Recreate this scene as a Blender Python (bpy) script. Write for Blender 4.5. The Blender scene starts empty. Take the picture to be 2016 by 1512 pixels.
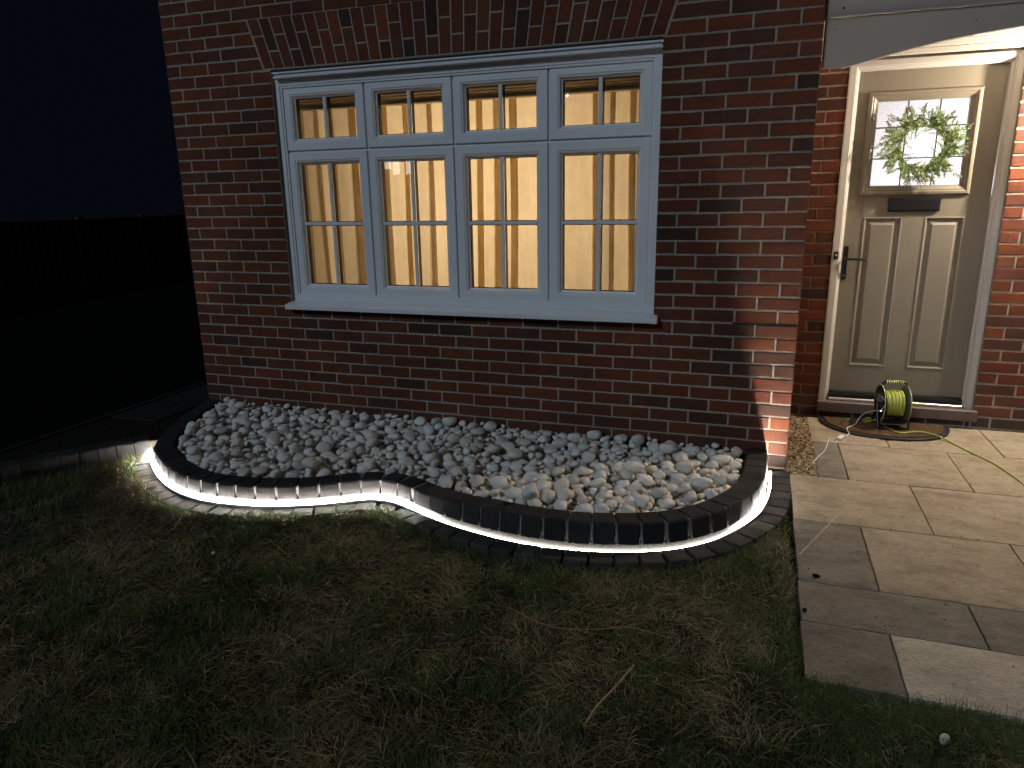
import bpy, bmesh, math, random
import numpy as np
from mathutils import Vector, Matrix
random.seed(7); rng = np.random.default_rng(7)
scene = bpy.context.scene
COL = scene.collection

# ------------------------------------------------------------------ camera
cam_d = bpy.data.cameras.new('camera'); cam = bpy.data.objects.new('camera', cam_d); COL.objects.link(cam)
CAMP = Vector((3.79915, -4.09564, 0.68529)); PITCH, ROLL, YAW, FPX = -0.25518, -0.016154, 0.330223, 1397.26
_f = Vector((-math.sin(YAW)*math.cos(PITCH), math.cos(YAW)*math.cos(PITCH), math.sin(PITCH)))
_r = Vector((math.cos(YAW), math.sin(YAW), 0)); _u = _r.cross(_f)
R2 = math.cos(ROLL)*_r + math.sin(ROLL)*_u; U2 = -math.sin(ROLL)*_r + math.cos(ROLL)*_u
m = Matrix((R2, U2, -_f)).transposed().to_4x4(); m.translation = CAMP
cam.matrix_world = m
cam_d.sensor_width = 36; cam_d.lens = 36*FPX/2016; cam_d.clip_start = .05; cam_d.clip_end = 400
scene.camera = cam
def project(p):
    d = Vector(p)-CAMP; z = d.dot(_f)
    return (1008+FPX*d.dot(R2)/z, 756-FPX*d.dot(U2)/z, z)

# ------------------------------------------------------------------ sky, street light, exposure
world = bpy.data.worlds.new('World'); scene.world = world; world.use_nodes = True
bg = world.node_tree.nodes['Background']; bg.inputs[0].default_value = (.38, .52, 1, 1); bg.inputs[1].default_value = .0045
SUN_AZ = Vector((-.36, -.93)).normalized(); SUN_EL = math.radians(32)
sd = bpy.data.lights.new('street_light_glow', 'SUN'); sun = bpy.data.objects.new('street_light_glow', sd); COL.objects.link(sun)
sd.energy = .70; sd.angle = math.radians(12); sd.color = (.68, .83, 1)
tos = Vector((SUN_AZ.x*math.cos(SUN_EL), SUN_AZ.y*math.cos(SUN_EL), math.sin(SUN_EL)))
sun.rotation_euler = tos.to_track_quat('Z', 'Y').to_euler(); sun.location = (0, -6, 3)
scene.view_settings.view_transform = 'Standard'; scene.view_settings.look = 'None'
scene.view_settings.exposure = 0; scene.view_settings.gamma = 1; scene.view_settings.use_curve_mapping = False
cy = scene.cycles
try:
    cy.use_denoising = True; cy.max_bounces = 7; cy.diffuse_bounces = 3; cy.transparent_max_bounces = 12; cy.sample_clamp_indirect = 4; cy.caustics_reflective = False; cy.caustics_refractive = False
except Exception: pass
LED = 560; LAMP_W = 200; ROOM_W = 32; HALL_W = 13

# ------------------------------------------------------------------ materials
def mat(name, build):
    M = bpy.data.materials.new(name); M.use_nodes = True
    nt = M.node_tree; N = nt.nodes; L = nt.links
    P = N['Principled BSDF']; build(nt, N, L, P); return M
def node(N, t, **k):
    n = N.new(t)
    for a, v in k.items():
        if a.startswith('i_'): n.inputs[a[2:].replace('_', ' ')].default_value = v
        else: setattr(n, a, v)
    return n
def ramp(N, stops, interp='LINEAR'):
    r = N.new('ShaderNodeValToRGB'); cr = r.color_ramp; cr.interpolation = interp
    while len(cr.elements) > 1: cr.elements.remove(cr.elements[-1])
    cr.elements[0].position = stops[0][0]; cr.elements[0].color = (*stops[0][1], 1)
    for p, c in stops[1:]:
        e = cr.elements.new(p); e.color = (*c, 1)
    return r
def coords(N, L, scale=(1, 1, 1), rand=True):
    tc = N.new('ShaderNodeTexCoord'); mp = N.new('ShaderNodeMapping'); mp.inputs['Scale'].default_value = scale
    L.new(tc.outputs['Object'], mp.inputs['Vector'])
    if rand:
        oi = N.new('ShaderNodeObjectInfo'); mu = node(N, 'ShaderNodeVectorMath', operation='MULTIPLY')
        cb = N.new('ShaderNodeCombineXYZ')
        for i in range(3): L.new(oi.outputs['Random'], cb.inputs[i])
        mu.inputs[1].default_value = (37, 91, 53); L.new(cb.outputs[0], mu.inputs[0]); L.new(mu.outputs[0], mp.inputs['Location'])
    return mp.outputs[0]
def noise(N, L, vec, scale, detail=4, rough=.6):
    n = node(N, 'ShaderNodeTexNoise', i_Scale=scale, i_Detail=detail, i_Roughness=rough); L.new(vec, n.inputs['Vector']); return n.outputs['Fac']
def mixc(N, L, fac, a, b, mode='MIX'):
    x = N.new('ShaderNodeMix'); x.data_type = 'RGBA'; x.blend_type = mode
    if isinstance(fac, (int, float)): x.inputs[0].default_value = fac
    else: L.new(fac, x.inputs[0])
    for s, v in ((6, a), (7, b)):
        if isinstance(v, tuple): x.inputs[s].default_value = (*v, 1)
        else: L.new(v, x.inputs[s])
    return x.outputs[2]
def bump(N, L, P, h, strength=.3, dist=.01):
    b = node(N, 'ShaderNodeBump', i_Strength=strength, i_Distance=dist); L.new(h, b.inputs['Height']); L.new(b.outputs[0], P.inputs['Normal'])
def simple(name, c, rough=.5, metal=0, nscale=0, namp=.15, bstr=0, stretch=(1, 1, 1), spec=None, bdist=.004):
    def B(nt, N, L, P):
        P.inputs['Roughness'].default_value = rough; P.inputs['Metallic'].default_value = metal
        if spec is not None: P.inputs['Specular IOR Level'].default_value = spec
        if nscale:
            v = coords(N, L, stretch); f = noise(N, L, v, nscale)
            r = ramp(N, [(.25, tuple(x*(1-namp) for x in c)), (.75, tuple(min(1, x*(1+namp)) for x in c))]); L.new(f, r.inputs[0]); L.new(r.outputs[0], P.inputs['Base Color'])
            if bstr: bump(N, L, P, f, bstr, bdist)
        else: P.inputs['Base Color'].default_value = (*c, 1)
    return mat(name, B)

def soot(N, L, c):
    ge = N.new('ShaderNodeNewGeometry'); n = noise(N, L, ge.outputs['Position'], 1.7, 5, .65); k = ramp(N, [(.32, (.70, .70, .72)), (.62, (1.06, 1.05, 1.04))]); L.new(n, k.inputs[0])
    c = mixc(N, L, 1., c, k.outputs[0], 'MULTIPLY')
    n2 = noise(N, L, ge.outputs['Position'], 7, 4, .6); sx = N.new('ShaderNodeSeparateXYZ'); L.new(ge.outputs['Position'], sx.inputs[0])
    a = node(N, 'ShaderNodeMath', operation='MULTIPLY_ADD'); a.inputs[1].default_value = .30; L.new(n2, a.inputs[0]); L.new(sx.outputs[2], a.inputs[2])
    d = ramp(N, [(0, (1, 1, 1)), (1, (0, 0, 0))]); mr = node(N, 'ShaderNodeMapRange'); mr.inputs[1].default_value = -.64; mr.inputs[2].default_value = -.42; L.new(a.outputs[0], mr.inputs[0]); L.new(mr.outputs[0], d.inputs[0])
    sc = node(N, 'ShaderNodeMath', operation='MULTIPLY'); sc.inputs[1].default_value = .22; L.new(d.outputs[0], sc.inputs[0])
    return mixc(N, L, sc.outputs[0], c, (.06, .052, .045))
def brick_build(tone):
    def B(nt, N, L, P):
        P.inputs['Roughness'].default_value = .88; P.inputs['Specular IOR Level'].default_value = .2
        oi = N.new('ShaderNodeObjectInfo'); ge = N.new('ShaderNodeNewGeometry')
        ad = node(N, 'ShaderNodeMath', operation='ADD'); L.new(oi.outputs['Random'], ad.inputs[0]); L.new(ge.outputs['Random Per Island'], ad.inputs[1])
        fr = node(N, 'ShaderNodeMath', operation='FRACT'); L.new(ad.outputs[0], fr.inputs[0])
        r = ramp(N, [(0, tuple(x*t for x, t in zip((.15, .043, .020), tone))), (.25, (.14, .041, .019)), (.45, (.20, .056, .023)), (.62, (.15, .048, .024)), (.80, (.11, .04, .023)), (.93, (.06, .031, .022)), (1, (.21, .064, .028))])
        L.new(fr.outputs[0], r.inputs[0])
        v = coords(N, L, (1, 1, 1)); vs = coords(N, L, (.35, 1, 2.2))
        # dark kiln marks in the middle of some faces
        n1 = noise(N, L, vs, 9, 6, .75); k1 = ramp(N, [(.46, (0, 0, 0)), (.66, (1, 1, 1))]); L.new(n1, k1.inputs[0])
        n2 = noise(N, L, vs, 60, 4, .8); k2 = ramp(N, [(.35, (.25,)*3), (.6, (1,)*3)]); L.new(n2, k2.inputs[0])
        mu = mixc(N, L, 1.0, k1.outputs[0], k2.outputs[0], 'MULTIPLY')
        sc = node(N, 'ShaderNodeMath', operation='MULTIPLY'); sc.inputs[1].default_value = .75
        L.new(mu, sc.inputs[0])
        c = mixc(N, L, sc.outputs[0], r.outputs[0], (.055, .04, .042))
        n3 = noise(N, L, v, 140, 3, .7); k3 = ramp(N, [(.3, (.72,)*3), (.7, (1.15,)*3)]); L.new(n3, k3.inputs[0])
        c = mixc(N, L, 1.0, c, k3.outputs[0], 'MULTIPLY'); c = soot(N, L, c); L.new(c, P.inputs['Base Color'])
        h = node(N, 'ShaderNodeMath', operation='ADD'); L.new(n2, h.inputs[0]); L.new(n3, h.inputs[1])
        bump(N, L, P, h.outputs[0], .55, .004)
    return B
M = {}
M['brick'] = mat('red_brick', brick_build((1, 1, 1)))
def B(nt, N, L, P):
    P.inputs['Roughness'].default_value = .95; P.inputs['Specular IOR Level'].default_value = .1
    ge = N.new('ShaderNodeNewGeometry'); n = noise(N, L, ge.outputs['Position'], 60, 4, .7); r = ramp(N, [(.3, (.27, .235, .185)), (.7, (.43, .38, .305))]); L.new(n, r.inputs[0])
    L.new(soot(N, L, r.outputs[0]), P.inputs['Base Color']); bump(N, L, P, n, .7, .006)
M['mortar'] = mat('mortar', B)
M['upvc'] = simple('white_upvc', (.76, .77, .78), .38, 0, 5, .035)
M['fascia'] = simple('painted_fascia', (.40, .335, .275), .6, 0, 9, .05, .08)
M['frame'] = simple('cream_frame', (.50, .472, .425), .62, 0, 8, .04)
M['plinth'] = simple('dark_plinth_brick', (.05, .028, .021), .9, 0, 60, .35, .4)
M['sealant'] = simple('sealant', (.45, .43, .39), .7, 0, 40, .15, .3)
def B(nt, N, L, P):
    v = coords(N, L, (60, 60, 2.2), False); f = noise(N, L, v, 3, 4, .6)
    r = ramp(N, [(.3, (.182, .157, .118)), (.7, (.202, .175, .133))]); L.new(f, r.inputs[0]); L.new(r.outputs[0], P.inputs['Base Color'])
    P.inputs['Roughness'].default_value = .42; bump(N, L, P, f, .12, .002)
M['door'] = mat('clay_door_paint', B)
M['cill'] = simple('brown_cill', (.12, .088, .072), .55, 0, 12, .15)
def kerb(name, a, b):
    def B(nt, N, L, P):
        P.inputs['Roughness'].default_value = .85; P.inputs['Specular IOR Level'].default_value = .12
        oi = N.new('ShaderNodeObjectInfo'); r = ramp(N, [(0, a), (1, b)]); L.new(oi.outputs['Random'], r.inputs[0])
        v = coords(N, L); n = noise(N, L, v, 190, 4, .75); k = ramp(N, [(.3, (.6,)*3), (.72, (1.5,)*3)]); L.new(n, k.inputs[0])
        n2 = noise(N, L, v, 14, 4, .6); k2 = ramp(N, [(.3, (.75,)*3), (.7, (1.25,)*3)]); L.new(n2, k2.inputs[0])
        c = mixc(N, L, 1., r.outputs[0], k.outputs[0], 'MULTIPLY'); c = mixc(N, L, 1., c, k2.outputs[0], 'MULTIPLY'); L.new(c, P.inputs['Base Color'])
        bump(N, L, P, n, .5, .003)
    return mat(name, B)
M['kerb'] = kerb('charcoal_block', (.025, .024, .024), (.040, .037, .037))
M['paver'] = kerb('charcoal_paver', (.036, .034, .032), (.062, .057, .053))
M['joint'] = simple('pale_joint_mortar', (.17, .16, .15), .95, 0, 90, .25, .4)
M['bed'] = simple('pale_bedding_concrete', (.062, .06, .056), .95, 0, 160, .5, .7, (1, 1, 1), .1)
def B(nt, N, L, P):
    P.inputs['Roughness'].default_value = .72; P.inputs['Specular IOR Level'].default_value = .25
    oi = N.new('ShaderNodeObjectInfo'); ge = N.new('ShaderNodeNewGeometry')
    ad = node(N, 'ShaderNodeMath', operation='ADD'); L.new(oi.outputs['Random'], ad.inputs[0]); L.new(ge.outputs['Random Per Island'], ad.inputs[1])
    fr = node(N, 'ShaderNodeMath', operation='FRACT'); L.new(ad.outputs[0], fr.inputs[0])
    r = ramp(N, [(0, (.80, .77, .71)), (.3, (.86, .83, .78)), (.5, (.70, .68, .64)), (.68, (.80, .72, .61)), (.82, (.56, .54, .50)), (.92, (.74, .64, .56)), (1, (.84, .79, .71))]); L.new(fr.outputs[0], r.inputs[0])
    v = coords(N, L); n = noise(N, L, v, 28, 5, .65); k = ramp(N, [(.28, (.68, .65, .60)), (.5, (.96, .95, .93)), (.7, (1.08,)*3)]); L.new(n, k.inputs[0])
    L.new(mixc(N, L, 1., r.outputs[0], k.outputs[0], 'MULTIPLY'), P.inputs['Base Color']); bump(N, L, P, n, .25, .006)
M['pebble'] = mat('pale_pebble', B)
def B(nt, N, L, P):
    P.inputs['Roughness'].default_value = .8
    ge = N.new('ShaderNodeNewGeometry')
    r = ramp(N, [(0, (.13, .08, .04)), (.3, (.30, .20, .10)), (.5, (.07, .05, .03)), (.7, (.40, .29, .16)), (.85, (.17, .12, .08)), (1, (.50, .40, .26))]); L.new(ge.outputs['Random Per Island'], r.inputs[0]); L.new(r.outputs[0], P.inputs['Base Color'])
M['gravel'] = mat('brown_gravel', B)
def slab(name, a, b, c):
    def B(nt, N, L, P):
        P.inputs['Roughness'].default_value = .82; P.inputs['Specular IOR Level'].default_value = .25
        v = coords(N, L, (1, 1.6, 1)); n = noise(N, L, v, 5, 7, .68); r = ramp(N, [(.28, a), (.5, b), (.74, c)]); L.new(n, r.inputs[0])
        n2 = noise(N, L, coords(N, L, (1, 3.2, 1)), 46, 6, .8); k2 = ramp(N, [(.32, (.62,)*3), (.52, (.98,)*3), (.75, (1.22,)*3)]); L.new(n2, k2.inputs[0])
        n3 = noise(N, L, v, 16, 3, .5); k3 = ramp(N, [(.62, (1,)*3), (.78, (.55,)*3)]); L.new(n3, k3.inputs[0])
        n4 = noise(N, L, v, 150, 3, .75); k4 = ramp(N, [(.30, (1.25,)*3), (.48, (1,)*3), (.60, (.95,)*3), (.72, (.45,)*3)]); L.new(n4, k4.inputs[0])
        cc = mixc(N, L, 1., r.outputs[0], k2.outputs[0], 'MULTIPLY'); cc = mixc(N, L, .85, cc, k3.outputs[0], 'MULTIPLY'); cc = mixc(N, L, 1., cc, k4.outputs[0], 'MULTIPLY')
        L.new(cc, P.inputs['Base Color'])
        h = node(N, 'ShaderNodeMath', operation='MULTIPLY_ADD'); h.inputs[1].default_value = 2.2; L.new(n, h.inputs[0]); L.new(n2, h.inputs[2]); bump(N, L, P, h.outputs[0], .9, .010)
    return mat(name, B)
M['slab_buff'] = slab('buff_slab', (.255, .205, .145), (.41, .335, .24), (.49, .41, .31))
M['slab_pale'] = slab('pale_slab', (.38, .33, .265), (.57, .505, .41), (.66, .59, .49))
M['slab_grey'] = slab('grey_slab', (.14, .118, .094), (.235, .204, .165), (.31, .275, .225))
M['soil'] = simple('dark_soil', (.035, .026, .018), 1, 0, 60, .5, .8, (1, 1, 1), 0, .02)
M['bed_grit'] = simple('bed_grit', (.34, .32, .29), .95, 0, 120, .4, .8)
M['bark'] = simple('black_bark', (.018, .015, .012), .95, 0, 40, .5, .9, (1, 1, 1), .1, .02)
M['tarmac'] = simple('tarmac', (.007, .007, .007), 1, 0, 90, .4, .6, (1, 1, 1), 0)
M['concrete'] = simple('grey_concrete', (.20, .195, .185), .9, 0, 30, .2, .4)
M['dark_path'] = simple('dark_concrete', (.028, .027, .027), 1, 0, 30, .4, .4, (1, 1, 1), 0)
M['timber'] = simple('dark_timber', (.035, .026, .018), .85, 0, 20, .35, .3, (8, 8, 1))
M['black'] = simple('black_plastic', (.016, .016, .017), .38)
M['black_metal'] = simple('black_metal', (.02, .02, .022), .3, .3)
M['rubber'] = simple('black_rubber', (.014, .014, .014), .6, 0, 60, .3)
M['silver'] = simple('silver_metal', (.72, .71, .69), .28, 1)
M['gap_shade'] = simple('gap_shade', (.01, .009, .008), 1)  # painted shadow colour for the bed joint strip
M['lime'] = simple('lime_cable', (.36, .40, .07), .42)
M['lime_pale'] = simple('lime_grip', (.60, .64, .25), .5)
M['white_cable'] = simple('white_cable', (.72, .70, .64), .4)
M['plug'] = simple('brown_plug', (.14, .10, .075), .4)
M['flange'] = simple('grey_green_flange', (.10, .105, .075), .4)
M['lead'] = simple('lead_came', (.03, .03, .032), .5)
M['stone'] = simple('pale_stone', (.5, .47, .42), .8, 0, 30, .2, .3)
M['stick'] = simple('dry_stick', (.28, .19, .10), .8, 0, 40, .3, .3)
M['plaster'] = simple('plaster', (.62, .56, .46), .9)
def B(nt, N, L, P):
    tr = N.new('ShaderNodeBsdfTranslucent'); tr.inputs[0].default_value = (.62, .56, .48, 1); df = N.new('ShaderNodeBsdfDiffuse'); df.inputs[0].default_value = (.62, .57, .50, 1)
    mx = N.new('ShaderNodeMixShader'); mx.inputs[0].default_value = .5; L.new(tr.outputs[0], mx.inputs[1]); L.new(df.outputs[0], mx.inputs[2]); L.new(mx.outputs[0], N['Material Output'].inputs[0])
M['slat'] = mat('blind_fabric', B)
M['rail'] = simple('blind_rail', (.85, .78, .66), .5)
def B(nt, N, L, P):
    v = coords(N, L, (1, 1, 1), False); n = noise(N, L, v, 260, 2, .8)
    r = ramp(N, [(.3, (.07, .037, .018)), (.7, (.27, .155, .075))]); L.new(n, r.inputs[0]); L.new(r.outputs[0], P.inputs['Base Color']); P.inputs['Roughness'].default_value = 1
    bump(N, L, P, n, .9, .006)
M['coir'] = mat('brown_coir', B)
def B(nt, N, L, P):
    at = node(N, 'ShaderNodeAttribute', attribute_name='tone')
    r = ramp(N, [(0, (.036, .070, .018)), (.25, (.080, .122, .036)), (.45, (.150, .175, .065)), (.6, (.16, .135, .075)), (.8, (.26, .205, .125)), (1, (.56, .47, .31))]); L.new(at.outputs['Fac'], r.inputs[0])
    P.inputs['Roughness'].default_value = .6; P.inputs['Specular IOR Level'].default_value = .25; L.new(r.outputs[0], P.inputs['Base Color'])
    tr = N.new('ShaderNodeBsdfTranslucent'); L.new(r.outputs[0], tr.inputs[0]); mx = N.new('ShaderNodeMixShader'); mx.inputs[0].default_value = .3
    L.new(P.outputs[0], mx.inputs[1]); L.new(tr.outputs[0], mx.inputs[2]); L.new(mx.outputs[0], N['Material Output'].inputs[0])
M['grass'] = mat('grass_blade', B)
def leafm(name, stops):
    def B(nt, N, L, P):
        ge = N.new('ShaderNodeNewGeometry'); r = ramp(N, stops); L.new(ge.outputs['Random Per Island'], r.inputs[0]); L.new(r.outputs[0], P.inputs['Base Color']); P.inputs['Roughness'].default_value = .5
        tr = N.new('ShaderNodeBsdfTranslucent'); L.new(r.outputs[0], tr.inputs[0]); mx = N.new('ShaderNodeMixShader'); mx.inputs[0].default_value = .35
        L.new(P.outputs[0], mx.inputs[1]); L.new(tr.outputs[0], mx.inputs[2]); L.new(mx.outputs[0], N['Material Output'].inputs[0])
    return mat(name, B)
M['leaf'] = leafm('wreath_leaf', [(0, (.09, .20, .05)), (.4, (.19, .32, .10)), (.75, (.36, .45, .22)), (1, (.52, .54, .34))])
M['bud'] = leafm('wreath_bud', [(0, (.20, .12, .10)), (.5, (.28, .19, .15)), (1, (.16, .16, .12))])
def B(nt, N, L, P):
    tb = N.new('ShaderNodeBsdfTransparent'); tb.inputs[0].default_value = (.93, .94, .93, 1); gl = node(N, 'ShaderNodeBsdfGlossy', i_Roughness=.015)
    fr = node(N, 'ShaderNodeFresnel', i_IOR=1.55); mx = N.new('ShaderNodeMixShader'); L.new(fr.outputs[0], mx.inputs[0]); L.new(tb.outputs[0], mx.inputs[1]); L.new(gl.outputs[0], mx.inputs[2]); L.new(mx.outputs[0], N['Material Output'].inputs[0])
M['glass'] = mat('window_glass', B)
def B(nt, N, L, P):
    v = coords(N, L, (1, 1, 1), False); vo = node(N, 'ShaderNodeTexNoise', i_Scale=170, i_Detail=2); L.new(v, vo.inputs['Vector'])
    k = ramp(N, [(.34, (.50, .485, .52)), (.56, (.92, .91, .93))]); L.new(vo.outputs['Fac'], k.inputs[0])
    tr = N.new('ShaderNodeBsdfTranslucent'); L.new(k.outputs[0], tr.inputs[0]); gl = node(N, 'ShaderNodeBsdfGlossy', i_Roughness=.25)
    mx = N.new('ShaderNodeMixShader'); mx.inputs[0].default_value = .05; L.new(tr.outputs[0], mx.inputs[1]); L.new(gl.outputs[0], mx.inputs[2]); L.new(mx.outputs[0], N['Material Output'].inputs[0])
    b = node(N, 'ShaderNodeBump', i_Strength=.4, i_Distance=.004); L.new(vo.outputs['Fac'], b.inputs['Height']); L.new(b.outputs[0], tr.inputs['Normal']); L.new(b.outputs[0], gl.inputs['Normal'])
M['obscure'] = mat('obscure_glass', B)
def B(nt, N, L, P):
    v = coords(N, L, (1, 1, .12), False); n = noise(N, L, v, 22, 5, .7); n2 = noise(N, L, coords(N, L, (1, 1, 1), False), 16, 5, .7)
    r = ramp(N, [(.3, (.74, .62, .43)), (.7, (.86, .74, .54))]); L.new(n, r.inputs[0])
    k = ramp(N, [(.4, (.8,)*3), (.6, (1,)*3)]); L.new(n2, k.inputs[0]); c = mixc(N, L, .35, r.outputs[0], k.outputs[0], 'MULTIPLY')
    tr = N.new('ShaderNodeBsdfTranslucent'); L.new(c, tr.inputs[0]); df = N.new('ShaderNodeBsdfDiffuse'); L.new(c, df.inputs[0])
    mx = N.new('ShaderNodeMixShader'); mx.inputs[0].default_value = .27; L.new(tr.outputs[0], mx.inputs[1]); L.new(df.outputs[0], mx.inputs[2]); L.new(mx.outputs[0], N['Material Output'].inputs[0])
M['curtain'] = mat('cream_curtain', B)
def emit(name, c, s):
    def B(nt, N, L, P):
        P.inputs['Base Color'].default_value = (*c, 1); P.inputs['Emission Color'].default_value = (*c, 1); P.inputs['Emission Strength'].default_value = s
    return mat(name, B)
def B(nt, N, L, P):
    P.inputs['Base Color'].default_value = (.9, .88, .84, 1); P.inputs['Emission Color'].default_value = (1, .95, .88, 1)
    at_ = node(N, 'ShaderNodeAttribute', attribute_name='power'); mu = node(N, 'ShaderNodeMath', operation='MULTIPLY'); mu.inputs[1].default_value = LED; L.new(at_.outputs['Fac'], mu.inputs[0]); L.new(mu.outputs[0], P.inputs['Emission Strength'])
M['led'] = mat('led_lens', B)
M['bulb'] = emit('lamp_bulb', (1, .80, .55), 30)
M['blue_led'] = emit('blue_indicator', (.55, .7, 1), 12)
M['lit_window'] = emit('lit_window', (1, .90, .80), 9)

# ------------------------------------------------------------------ mesh helpers
WL = {}
def link(o, parent=None, c=Vector((0, 0, 0))):
    COL.objects.link(o); WL[o.name] = Vector(c)
    if parent is not None:
        o.parent = parent; o.location = Vector(c)-WL[parent.name]
    else: o.location = c
    return o
def tag(o, label=None, cat=None, group=None, kind=None):
    if label: o['label'] = label
    if cat: o['category'] = cat
    if group: o['group'] = group
    if kind: o['kind'] = kind
    return o
def empty(name, loc, label=None, cat=None, group=None, parent=None):
    o = bpy.data.objects.new(name, None); o.empty_display_size = .1; link(o, parent, loc); return tag(o, label, cat, group)
def mesh_np(name, V, F, m, smooth=False):
    """V (n,3) array, F list of faces (any size) or (k,3)/(k,4) array"""
    V = np.asarray(V, dtype=np.float32); me = bpy.data.meshes.new(name)
    if isinstance(F, np.ndarray):
        n, k = F.shape; me.vertices.add(len(V)); me.vertices.foreach_set('co', V.ravel()); me.loops.add(n*k); me.loops.foreach_set('vertex_index', F.ravel().astype(np.int32))
        me.polygons.add(n); me.polygons.foreach_set('loop_start', np.arange(0, n*k, k, dtype=np.int32)); me.polygons.foreach_set('loop_total', np.full(n, k, dtype=np.int32)); me.update(calc_edges=True)
    else: me.from_pydata([tuple(map(float, v)) for v in V], [], [tuple(int(i) for i in f) for f in F]); me.update()
    if m is not None: me.materials.append(m)
    if smooth: me.polygons.foreach_set('use_smooth', np.ones(len(me.polygons), dtype=bool))
    return me
class MB:
    def __init__(s): s.V = []; s.F = []; s.n = 0
    def add(s, V, F):
        V = np.asarray(V, float); s.V.append(V); s.F += [tuple(i+s.n for i in f) for f in F]; s.n += len(V); return s
    def box(s, x0, x1, y0, y1, z0, z1, b=0.):
        x0, x1 = min(x0, x1), max(x0, x1); y0, y1 = min(y0, y1), max(y0, y1); z0, z1 = min(z0, z1), max(z0, z1)
        if b <= 0:
            V = [(x, y, z) for z in (z0, z1) for y in (y0, y1) for x in (x0, x1)]
            return s.add(V, [(0, 2, 3, 1), (4, 5, 7, 6), (0, 1, 5, 4), (2, 6, 7, 3), (0, 4, 6, 2), (1, 3, 7, 5)])
        bm = bmesh.new(); bmesh.ops.create_cube(bm, size=1)
        for v in bm.verts: v.co = Vector(((x0+x1)/2+v.co.x*(x1-x0), (y0+y1)/2+v.co.y*(y1-y0), (z0+z1)/2+v.co.z*(z1-z0)))
        b = min(b, .45*min(x1-x0, y1-y0, z1-z0)); bmesh.ops.bevel(bm, geom=bm.edges[:], offset=b, segments=1, affect='EDGES', profile=.5)
        bmesh.ops.recalc_face_normals(bm, faces=bm.faces[:])
        s.bm(bm); return s
    def bm(s, bm):
        bm.verts.index_update(); s.add([tuple(v.co) for v in bm.verts], [tuple(v.index for v in f.verts) for f in bm.faces]); bm.free(); return s
    def ring(s, x0, x1, z0, z1, prof, cap=False):
        """mitred picture-frame moulding in the XZ plane; prof = [(inset, y), ...]"""
        V = []
        for i, y in prof: V += [(x0+i, y, z0+i), (x1-i, y, z0+i), (x1-i, y, z1-i), (x0+i, y, z1-i)]
        F = []
        for a in range(len(prof)-1):
            for k in range(4):
                k2 = (k+1) % 4; F.append((a*4+k, a*4+k2, a*4+4+k2, a*4+4+k))
        if cap: n = (len(prof)-1)*4; F.append((n, n+1, n+2, n+3))
        return s.add(V, F)
    def tube(s, pts, r, n=8, cap=True):
        pts = [Vector(p) for p in pts]; V = []; F = []; up = Vector((0, 0, 1)); prev = None
        rr = r if isinstance(r, (list, tuple)) else [r]*len(pts)
        for i, p in enumerate(pts):
            t = (pts[min(i+1, len(pts)-1)]-pts[max(i-1, 0)]).normalized()
            if prev is None: a = t.cross(up if abs(t.z) < .9 else Vector((1, 0, 0))).normalized()
            else: a = (prev-t*prev.dot(t)).normalized()
            prev = a; b = t.cross(a)
            for k in range(n): q = 2*math.pi*k/n; V.append(p+(a*math.cos(q)+b*math.sin(q))*rr[i])
        for i in range(len(pts)-1):
            for k in range(n): k2 = (k+1) % n; F.append((i*n+k, i*n+k2, i*n+n+k2, i*n+n+k))
        if cap: F.append(tuple(range(n))[::-1]); F.append(tuple(range((len(pts)-1)*n, len(pts)*n)))
        return s.add([tuple(v) for v in V], F)
    def prism(s, poly, z0, z1):
        n = len(poly); V = [(x, y, z0) for x, y in poly]+[(x, y, z1) for x, y in poly]
        return s.add(V, [tuple(range(n))[::-1], tuple(range(n, 2*n))]+[(i, (i+1) % n, n+(i+1) % n, n+i) for i in range(n)])
    def build(s, name, m, parent=None, smooth=False, org=None):
        V = np.concatenate(s.V); c = np.array(org) if org is not None else (V.min(0)+V.max(0))/2
        me = mesh_np(name, V-c, s.F, m, smooth)
        return link(bpy.data.objects.new(name, me), parent, Vector([float(x) for x in c]))
def catmull(P, n=8):
    P = [np.array(p, float) for p in P]; P = [2*P[0]-P[1]]+P+[2*P[-1]-P[-2]]; out = []
    for i in range(1, len(P)-2):
        for k in range(n):
            t = k/n; a, b, c, d = P[i-1:i+3]
            out.append(.5*((2*b)+(-a+c)*t+(2*a-5*b+4*c-d)*t*t+(-a+3*b-3*c+d)*t**3))
    out.append(P[-2]); return np.array(out)
def resample(P, step):
    d = np.r_[0, np.cumsum(np.linalg.norm(np.diff(P, axis=0), axis=1))]; n = max(2, int(d[-1]/step)); s = np.linspace(0, d[-1], n)
    return np.stack([np.interp(s, d, P[:, k]) for k in range(P.shape[1])], 1), s

ZG = -.835   # paving level
# ------------------------------------------------------------------ ground
tag(MB().box(-90, 90, -60, 110, -1.3, -.878).build('ground', M['soil']), kind='structure')
tag(MB().box(-9.0, -.50, -30, 40, -.877, -.760).build('driveway', M['tarmac']), kind='structure')

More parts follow.
